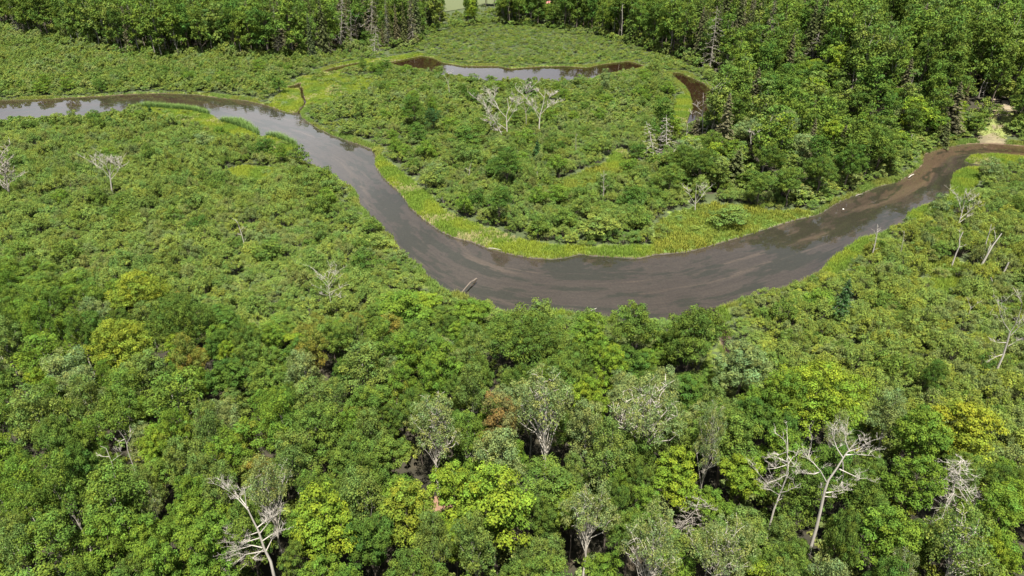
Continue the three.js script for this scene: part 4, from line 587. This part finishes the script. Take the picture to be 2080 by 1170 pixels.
{
  const r = rng(1234), all = [];
  const spots = [];
  for (let pass = 0; pass < 26000; pass++) {
    const z = -95 - Math.pow(r(), .8) * 470, x = (r() * 2 - 1) * (12 - z * .86);
    if (!inAny(WOODS, x, z) || bank(x, z) < 1.5 || inside(LAWN, x, z) || (z > -330 && zoneAt(x, z) === 'clearing')) continue;
    const y = height(x, z), P = project(x, y + 5, z), u = P[0], v = P[1], grove = u > 1300 && v > 190;
    const conif = (u > 560 && u < 880 && v < 125) || (u > 1380 && u < 1720 && v < 130);
    const t = pick(r, grove ? [['farOak', 6], ['silver', u < 1700 ? 3 : 1], ['lime', 1.8], ['aspen', 1.5], ['brown', .35]] : conif ? [['spruce', 4], ['brown', 2.5], ['bare', 2.2], ['farOak', 4], ['aspen', 1]] : u > 1380 ? [['farOak', 6], ['aspen', 4], ['lime', 1], ['brown', .6], ['pine', .6]] : u < 560 ? [['farOak', 6], ['aspen', 4], ['brown', .4], ['bare', .15]] : [['farOak', 6], ['aspen', 2], ['lime', 1], ['pine', .5]]);
    const D = { farOak: ['farOak', ['oak2', 'oak', 'oak', 'deep', 'aspen'], 'oak_tree', 'green oak', 5, 21.5], lime: ['farOak', ['lime', 'maple'], 'maple_tree', 'light green maple', 4, 14], silver: ['farOak', ['silver', 'birch'], 'willow_tree', 'silvery willow', 3.4, 11], aspen: ['farAspen', ['aspen', 'oak2', 'birch'], 'aspen_tree', 'slim green aspen', 3.4, 22], spruce: ['spruce', ['spruce', 'spruce', 'pine'], 'spruce_tree', 'dark olive spruce', 3.3, 23], brown: ['spruce', ['brownspruce'], 'spruce_tree', 'grey-brown spruce', 3.1, 20], bare: ['bareSpruce', ['brownspruce'], 'spruce_tree', 'half-bare grey spruce', 2.8, 21], pine: ['spruce', ['pine'], 'pine_tree', 'fresh green pine', 2.8, 17] }[t];
    const sc = (.65 + .65 * r()), edge = grove ? .72 : 1; let R = D[4] * sc * (grove ? .82 : .95), h = D[5] * (.5 * sc + .5) * edge * (.9 + .2 * r());
    for (let q = 0; q < 3 && openTo(x, z, R, h); q++) { h *= .68; R *= .82; }
    if (!inView(x, y + h * .5, z, Math.max(R, h * .5), 1.03) || !free(x, z, R, .6) || hideLawn(x, y, z, R, h) || openTo(x, z, R, h)) continue;
    put(x, z, R); const P2 = project(x, y + h * .7, z);
    all.push([D, Math.floor(r() * 9), D[1][Math.floor(r() * D[1].length)], x, y, z, R, h, r() * 6.28, F * R / P2[2], grove]);
  }
  all.sort((a, b) => b[9] - a[9]);
  const count = {}, cap = { oak_tree: 250, aspen_tree: 160, maple_tree: 110, spruce_tree: 150, willow_tree: 60, pine_tree: 60 };
  for (const [D, i, m, x, y, z, R, h, turn, , grove] of all) {
    const V = K[D[0]], vv = V[i % V.length], n = count[D[2]] = (count[D[2]] ?? 0) + 1, w = /spruce|bare/.test(D[0]) ? 'grey' : D[0] === 'farAspen' ? 'grey' : 'bark';
    if (n <= cap[D[2]] && z > -400) tagged(plant(D[0], i, D[2], m, w, x, y - .1, z, R / vv.R, h / vv.H, turn, { category: CAT[D[2]] }), (R > D[4] * 1.05 ? 'large ' : R < D[4] * .75 ? 'small ' : '') + ({ oak: 'dark ', aspen: 'olive ', deep: 'deep ' }[m] ?? '') + D[3], x, z);
    else later(D[0], i, m, w, x, y - .1, z, R / vv.R, h / vv.H, turn, 'forest');
  }
}
// ---------------------------------------------------------------- shrubs of the thickets, and undergrowth
{
  const r = rng(777), all = [];
  const s = 1.72;
  for (let z = -30; z > -460; z -= s * .87) for (let x = -(30 - z * .95); x < 30 - z * .95; x += s) {
    const X = x + (r() - .5) * 1.9, Zz = z + (r() - .5) * 1.7, k = zoneAt(X, Zz), b = bank(X, Zz), q = r(), q2 = r(), q3 = r(), q4 = r(), q5 = r();
    if (b < .5 || inside(BARE, X, Zz) || k === 'sedge' && q > (X < -30 && Zz < -200 && b > 3 ? .3 : .02) || k === 'meadow' && q > .06 || k === 'clearing' && q > .05 || (k === 'woods' && q > (zoneAt(X, Zz + 7) === 'woods' ? .12 : .8)) || (k === 'forest' && q > .16) || (Zz < -300 && q > .6) || inside(LAWN, X, Zz)) continue;
    if (k === 'thicket' && fbm(X * .16 + 3, Zz * .16 + 8, 3) < .245) continue;
    if (k === 'thicket' && ['sedge', 'meadow'].some((n) => [[1.4, 0], [-1.4, 0], [0, 1.4], [0, -1.4]].some(([a, c]) => zoneAt(X + a, Zz + c) === n)) && q2 > .25) continue;
    const y = height(X, Zz); if (!inView(X, y + 1.2, Zz, 1.5, 1.2)) continue;
    if ((Zz < -95 && openTo(X, Zz, .8, 1.6)) || (k === 'woods' && hideLawn(X, y, Zz, 1.5, 2.5))) continue;
    const far = -Zz > 190, swell = .62 + .8 * fbm(X * .07 + 20, Zz * .07, 3), isle = project(X, y, Zz)[0] > 620 && Zz < -112 && X < 60, big = (.8 + .45 * q2 * q2) * (isle ? .85 : 1), hue = fbm(X * .05, Zz * .05 + 50, 2), low = Zz < -270 && X > -60 && k === 'thicket' ? .62 : 1;
    const wedge = k === 'woods' ? 1.5 : 1, small = wedge * (b < 4.5 ? .62 : b < 8 ? .8 : 1) * low * (k === 'sedge' || k === 'meadow' ? .5 : 1);
    const wil = q3 < (hue > .55 ? .4 : .15), right = X > 35 && Zz > -125;
    const mat = wil ? 'willow' : right && q4 < .4 ? 'alderYellow' : q4 < .3 ? 'alder2' : q4 > .93 ? 'oak2' : 'alder';
    const kind = far || k === 'forest' || k === 'woods' ? 'farAlder' : wil ? 'willow' : 'alder', P = project(X, y + 1.3, Zz);
    all.push([kind, Math.floor(q5 * 97), mat, X, y - .05, Zz, big * wedge * (small < 1 ? .9 : 1), big * small * swell * .9 * (.6 + .8 * r()), r() * 6.28, F * big / P[2] * (inView(X, y + 1.2, Zz, .3, 1) ? 1 : .01) * (k === 'forest' || k === 'woods' ? .1 : 1), k, wil]);
  }
  all.sort((a, b) => b[9] - a[9]);
  all.forEach(([kind, i, m, x, y, z, sx, sy, turn, , k, wil], n) => {
    if (n < 280) tagged(plant(kind, i, wil ? 'willow_shrub' : 'alder_shrub', m, 'stem', x, y, z, sx, sy, turn, { category: 'shrub' }), wil ? 'low grey-green willow shrub' : m === 'alderYellow' ? 'low yellow-green alder shrub' : m === 'alder2' ? 'low deep green alder shrub' : m === 'oak2' ? 'low dark alder shrub' : 'low green alder shrub', x, z);
    else later(kind, i, m, 'stem', x, y, z, sx, sy, turn, k === 'forest' || k === 'woods' ? 'undergrowth' : 'thicket');
  });
  console.log('shrubs', all.length);
}
const LABELS = { woodland: ['green trees of the near forest continuing past the thicket', 'woodland'], forest: ['distant mixed green woods beyond the oxbow', 'woods'], thicket: ['continuous thicket of low green alder and willow shrubs on both banks', 'thicket'], undergrowth: ['green undergrowth between the forest trees', 'undergrowth'] };
for (const bag in restOf) {
  const G = new THREE.Group(); G.name = bag; Object.assign(G.userData, { kind: 'stuff', label: LABELS[bag][0], category: LABELS[bag][1] }); scene.add(G);
  const mt = new THREE.Matrix4(), e = new THREE.Euler(), q = new THREE.Quaternion(), r = rng(31), col = new THREE.Color();
  for (const k in restOf[bag]) {
    const [kind, i, mat, woodM] = k.split('|'), v = K[kind][+i], L = restOf[bag][k];
    for (const [geo, m, nm] of [[v.crown, M[mat], 'foliage'], [v.trunk, M[woodM], bag === 'forest' || bag === 'woodland' ? 'trunks' : 'stems']]) {
      if (nm === 'stems' && kind === 'farAlder') continue;
      const im = new THREE.InstancedMesh(geo, m, L.length); im.name = nm; im.castShadow = im.receiveShadow = true; im.userData.kind = 'stuff';
      L.forEach(([x, y, z, sx, sy, t], n) => { const st = .8 + .45 * fr(t * 7.7); mt.compose(new THREE.Vector3(x, y, z), /forest|wood/.test(bag) ? q.setFromEuler(e.set(0, t, 0)) : q.setFromEuler(e.set((fr(t * 3.1) - .5) * .3, t, (fr(t * 5.3) - .5) * .3)), /forest|wood/.test(bag) ? new THREE.Vector3(sx, sy, sx) : new THREE.Vector3(sx * st, sy, sx / st)); im.setMatrixAt(n, mt); const b = .82 + .36 * r(), w = (r() - .5) * .2; im.setColorAt(n, col.setRGB(b * (1 + w), b, b * (1 - w))); });
      G.add(im);
    }
  }
}

// ---------------------------------------------------------------- sedge, meadow grass, cattails
{
  const tuft = (seed, n, h, w, spread) => { const r = rng(seed), p = [], c = [], ix = []; for (let k = 0; k < n; k++) { const a = r() * 6.283, q = Math.sqrt(r()) * spread, x = Math.cos(a) * q, z = Math.sin(a) * q, H = h * (.6 + .6 * r()), l = H * (.15 + .5 * r()), b = r() * 6.283, dx = Math.cos(b), dz = Math.sin(b), o = p.length / 3, v = .75 + .5 * r(), wd = w * (.7 + .6 * r()); p.push(x - dz * wd, -.05, z + dx * wd, x + dz * wd, -.05, z - dx * wd, x + dx * l * .35 - dz * wd * .8, H * .62, z + dz * l * .35 + dx * wd * .8, x + dx * l * .35 + dz * wd * .8, H * .62, z + dz * l * .35 - dx * wd * .8, x + dx * l, H, z + dz * l); for (let s = 0; s < 5; s++) c.push(v, v, v); ix.push(o, o + 1, o + 2, o + 1, o + 3, o + 2, o + 2, o + 3, o + 4); } const g = new THREE.BufferGeometry(); g.setAttribute('position', new THREE.Float32BufferAttribute(p, 3)); g.setAttribute('color', new THREE.Float32BufferAttribute(c, 3)); g.setIndex(ix); return g; };
  const bags = { sedge_grass: [], meadow_grass: [], cattail_reeds: [] }, r = rng(55);
  const REED = [[[285, 214], [330, 208], [421, 224], [424, 232], [380, 224], [330, 219], [300, 218]], [[445, 246], [485, 239], [522, 264], [526, 274], [500, 262], [470, 252]], [[538, 272], [572, 277], [602, 292], [600, 296], [570, 284]], [[190, 222], [249, 217], [290, 213], [290, 218], [240, 223]]].map((p) => poly(p, .7));
  for (let z = -70; z > -318; z -= .42) for (let x = -170; x < 150; x += .42) {
    const X = x + (r() - .5) * .42, Zz = z + (r() - .5) * .42, b = bank(X, Zz), q = r();
    if (b > 30 || !inView(X, .4, Zz, .5, 1.02)) continue;
    if (b > -1.2 && inAny(REED, X, Zz)) { bags.cattail_reeds.push([X, Math.max(-.3, height(X, Zz)), Zz, .8 + .5 * q, [.09 + .04 * q, .17 + .03 * q, .05]]); continue; }
    if (b < .12) continue;
    const k = zoneAt(X, Zz); if (k !== 'sedge' && k !== 'meadow' && k !== 'clearing') continue;
    if (-Zz > 230 && q > .7) continue;
    const y = height(X, Zz), st = strawAt(X, Zz), n = fbm(X * .25, Zz * .25, 3), v = .88 + .24 * r();
    if (k === 'sedge') { const dry = r() < st * .6, yl = step(.35, .65, n); bags.sedge_grass.push([X, y, Zz, (.7 + .5 * q) * (dry ? .85 : 1), dry ? [.4 * v, .36 * v, .18 * v] : (inAny(Z.sedge, X, Zz) ? [lerp(.145, .215, yl) * v, lerp(.225, .265, yl) * v, .032 * v] : [lerp(.14, .19, yl) * v, .215 * v, .045 * v])]); }
    else if (k === 'meadow') bags.meadow_grass.push([X, y, Zz, (.5 + .9 * q * q) * (.6 + n), [lerp(.1, .22, n) * v * (.9 + .25 * q), lerp(.19, .24, n) * v, .035 * v]]);
    else if (q < .5 && fbm(X * .3 + 3, Zz * .3, 3) > .44) bags.meadow_grass.push([X, y, Zz, .4 + .4 * q, [.2 * v, .21 * v, .06 * v]]);
  }
  const T = { sedge_grass: many(3, (i) => tuft(10 + i, 20, .62, .028, .34)), meadow_grass: many(3, (i) => tuft(20 + i, 20, .5, .032, .34)), cattail_reeds: many(2, (i) => tuft(30 + i, 16, 1.5, .03, .4)) };
  const LB = { sedge_grass: ['yellow-green and straw-coloured sedge along the water', 'sedge'], meadow_grass: ['fresh green grass of the riverside meadow', 'grass'], cattail_reeds: ['tall blue-green cattail reeds standing in the shallows', 'reeds'] };
  const mt = new THREE.Matrix4(), e = new THREE.Euler(), q = new THREE.Quaternion(), col = new THREE.Color();
  for (const b in bags) {
    const G = new THREE.Group(); G.name = b; Object.assign(G.userData, { kind: 'stuff', label: LB[b][0], category: LB[b][1] }); scene.add(G);
    T[b].forEach((g, i) => { const L = bags[b].filter((_, n) => n % T[b].length === i), im = new THREE.InstancedMesh(g, M.sedge, L.length); im.name = 'blades'; im.userData.kind = 'stuff'; im.castShadow = im.receiveShadow = true; L.forEach(([x, y, z, s, c], n) => { mt.compose(new THREE.Vector3(x, y, z), q.setFromEuler(e.set(0, r() * 6.28, 0)), new THREE.Vector3(s * 1.1, s, s * 1.1)); im.setMatrixAt(n, mt); im.setColorAt(n, col.setRGB(...c)); }); G.add(im); });
    console.log(b, bags[b].length);
  }
}

// ---------------------------------------------------------------- logs, steps and small things on the bank
const mesh = (g, m, name, parent) => { const o = new THREE.Mesh(g, m); o.name = name; o.castShadow = o.receiveShadow = true; (parent ?? scene).add(o); return o; };
const thing = (name, label, category, x, y, z, group) => { const g = new THREE.Group(); g.name = named(name); g.position.set(x, y, z); Object.assign(g.userData, { label, category }); if (group) g.userData.group = group; scene.add(g); return g; };
function log(label, a, b, ya, yb, r0, mat, stubs = 2) {
  const r = rng(Math.round(a[0] * 7 + a[1])), A = flat(a[0], a[1], ya), B = flat(b[0], b[1], yb), g = thing('fallen_log', label, 'log', A[0], ya, A[1]), e = [B[0] - A[0], yb - ya, B[1] - A[1]], w = wood();
  const P = bend([0, 0, 0], e, r, 5, .025); tube(P, r0, r0 * .55, 8, w); w.i.push(0, 2, 1, 0, 3, 2, 0, 4, 3, 0, 5, 4, 0, 6, 5, 0, 7, 6); mesh(woodGeo(w), mat, 'trunk', g);
  for (let k = 0; k < stubs; k++) { const q = wood(), p = P[1 + Math.floor(r() * 4)]; tube([p, [p[0] + (r() - .5) * 1.2, p[1] + .2 + .3 * r(), p[2] + (r() - .5) * 1.2]], r0 * .35, r0 * .15, 5, q); mesh(woodGeo(q), mat, 'branch_stub', g); }
}
log('dark waterlogged log sticking out of the near bank into the river', [968, 566], [938, 594], .1, .45, .15, M.bark, 1);
log('short white log lying on the far bank at the upstream bend', [1846, 360], [1856, 354], .25, .4, .14, M.dead, 0);
log('thin pale log lying in the sedge at the water edge', [993, 504], [1018, 508], .35, .35, .07, M.dead, 0);
log('thin pale branch lying in the shallows by the far bank', [1738, 398], [1752, 394], .06, .2, .08, M.grey, 2);
log('white forked driftwood against the near bank', [1195, 634], [1212, 626], .1, .5, .06, M.dead, 3);
{ // sandy slope with a flight of timber steps
  const tim = bark(.42, .34, .25), a = ground(2031, 273), b = ground(2026, 248), n = 8, g = thing('timber_steps', 'flight of weathered timber steps up the sandy bank', 'steps', a[0], a[1], a[2]);
  for (let k = 0; k < n; k++) { const t = k / (n - 1), x = lerp(a[0], b[0], t), z = lerp(a[2], b[2], t), y = height(x, z); const m = mesh(new THREE.BoxGeometry(1.7, .22, .34), tim, 'tread', g); m.position.set(x - a[0], y + .1 - a[1], z - a[2]); m.rotation.y = .08 * Math.sin(k * 3); }
  for (const [s, dy] of [[0, 0], [1, 0]]) { const p = ground(2008, 241 + s * 5), w = thing('timber_ledge', s ? 'lower weathered timber ledge set in the sandy bank' : 'upper weathered timber ledge set in the sandy bank', 'ledge', p[0], p[1], p[2]); const m = mesh(new THREE.BoxGeometry(2.4, .26, .4), tim, 'beam', w); m.position.y = .12; for (const q of [-1, 1]) { const st = mesh(new THREE.CylinderGeometry(.06, .06, .6, 6), tim, 'stake', w); st.position.set(q * .95, .1, .24); } }
  for (const [p, q, l] of [[[1994, 257], [1986, 266], 'thin white birch pole leaning on the sandy bank'], [[1997, 257], [2001, 270], 'thin white birch pole upright on the sandy bank beside a leaning one']]) { const A = ground(q[0], q[1]), d = ray(p[0], p[1]), t = A[2] / d[2], w = wood(); tube([[0, -.2, 0], [(d[0] * t - A[0]) * .5, (EYE + d[1] * t - A[1]) * .5, .05], [d[0] * t - A[0], EYE + d[1] * t - A[1], 0]], .07, .045, 6, w); const G = thing('birch_pole', l, 'pole', A[0], A[1], A[2]); mesh(woodGeo(w), M.dead, 'pole', G); }
  const p = ground(2060, 236), rk = new THREE.IcosahedronGeometry(.75, 2), v = rk.attributes.position; for (let k = 0; k < v.count; k++) { const s = 1 + .3 * (noise(v.getX(k) * 2 + 5, v.getZ(k) * 2 + v.getY(k)) - .5); v.setXYZ(k, v.getX(k) * s * 1.2, v.getY(k) * s * .7, v.getZ(k) * s); } rk.computeVertexNormals();
  const R1 = thing('boulder', 'tan boulder on the sandy bank above the steps', 'boulder', p[0], p[1] + .25, p[2]); mesh(rk, new THREE.MeshStandardMaterial({ color: new THREE.Color(.4, .32, .23), roughness: .95 }), 'stone', R1);
  const s = flat(1713, 424, .05), R2 = thing('white_stone', 'small white stone showing above the dark river water', 'stone', s[0], -.05, s[1]); const m = mesh(rk, new THREE.MeshStandardMaterial({ color: new THREE.Color(.7, .7, .68), roughness: .8 }), 'stone', R2); m.scale.setScalar(.22);
}
function hut(label, px, py, lift, w, d, hw, roofC, wallC, turn) { // far house glimpsed through the trees
  const p = ground(px, py, lift), g = thing('cabin', label, 'cabin', p[0], p[1], p[2]); g.rotation.y = turn;
  const wm = new THREE.MeshStandardMaterial({ color: wallC, roughness: .9 }), rm = new THREE.MeshStandardMaterial({ color: roofC, roughness: .7 });
  const b = mesh(new THREE.BoxGeometry(w, hw, d), wm, 'wall', g); b.position.y = hw / 2;
  const s = new THREE.Shape([new THREE.Vector2(-d / 2 - .4, 0), new THREE.Vector2(0, d * .3), new THREE.Vector2(d / 2 + .4, 0), new THREE.Vector2(d / 2 + .4, -.15), new THREE.Vector2(-d / 2 - .4, -.15)]), rg = new THREE.ExtrudeGeometry(s, { depth: w + .8, bevelEnabled: false }); rg.translate(0, 0, -w / 2 - .4); rg.rotateY(Math.PI / 2); const rf = mesh(rg, rm, 'roof', g); rf.position.y = hw + .16;
  const dm = new THREE.MeshStandardMaterial({ color: 0x3a2a20, roughness: .8 }), dr = mesh(new THREE.BoxGeometry(.9, 2, .08), dm, 'door', g); dr.position.set(-w * .2, 1, d / 2 + .04); const wn = mesh(new THREE.BoxGeometry(1.1, .9, .08), new THREE.MeshStandardMaterial({ color: 0x222a30, roughness: .2 }), 'window', g); wn.position.set(w * .22, 1.5, d / 2 + .04);
}
hut('cabin with a faded pink roof glimpsed over the treetops', 1113, 3, 5, 9, 7, 3, new THREE.Color(.45, .17, .16), new THREE.Color(.5, .45, .4), .2);
hut('cabin with a pale grey roof glimpsed among the trees', 1832, 38, 5, 8, 6, 3, new THREE.Color(.5, .55, .57), new THREE.Color(.4, .4, .38), -.3);

renderer.render(scene, camera);
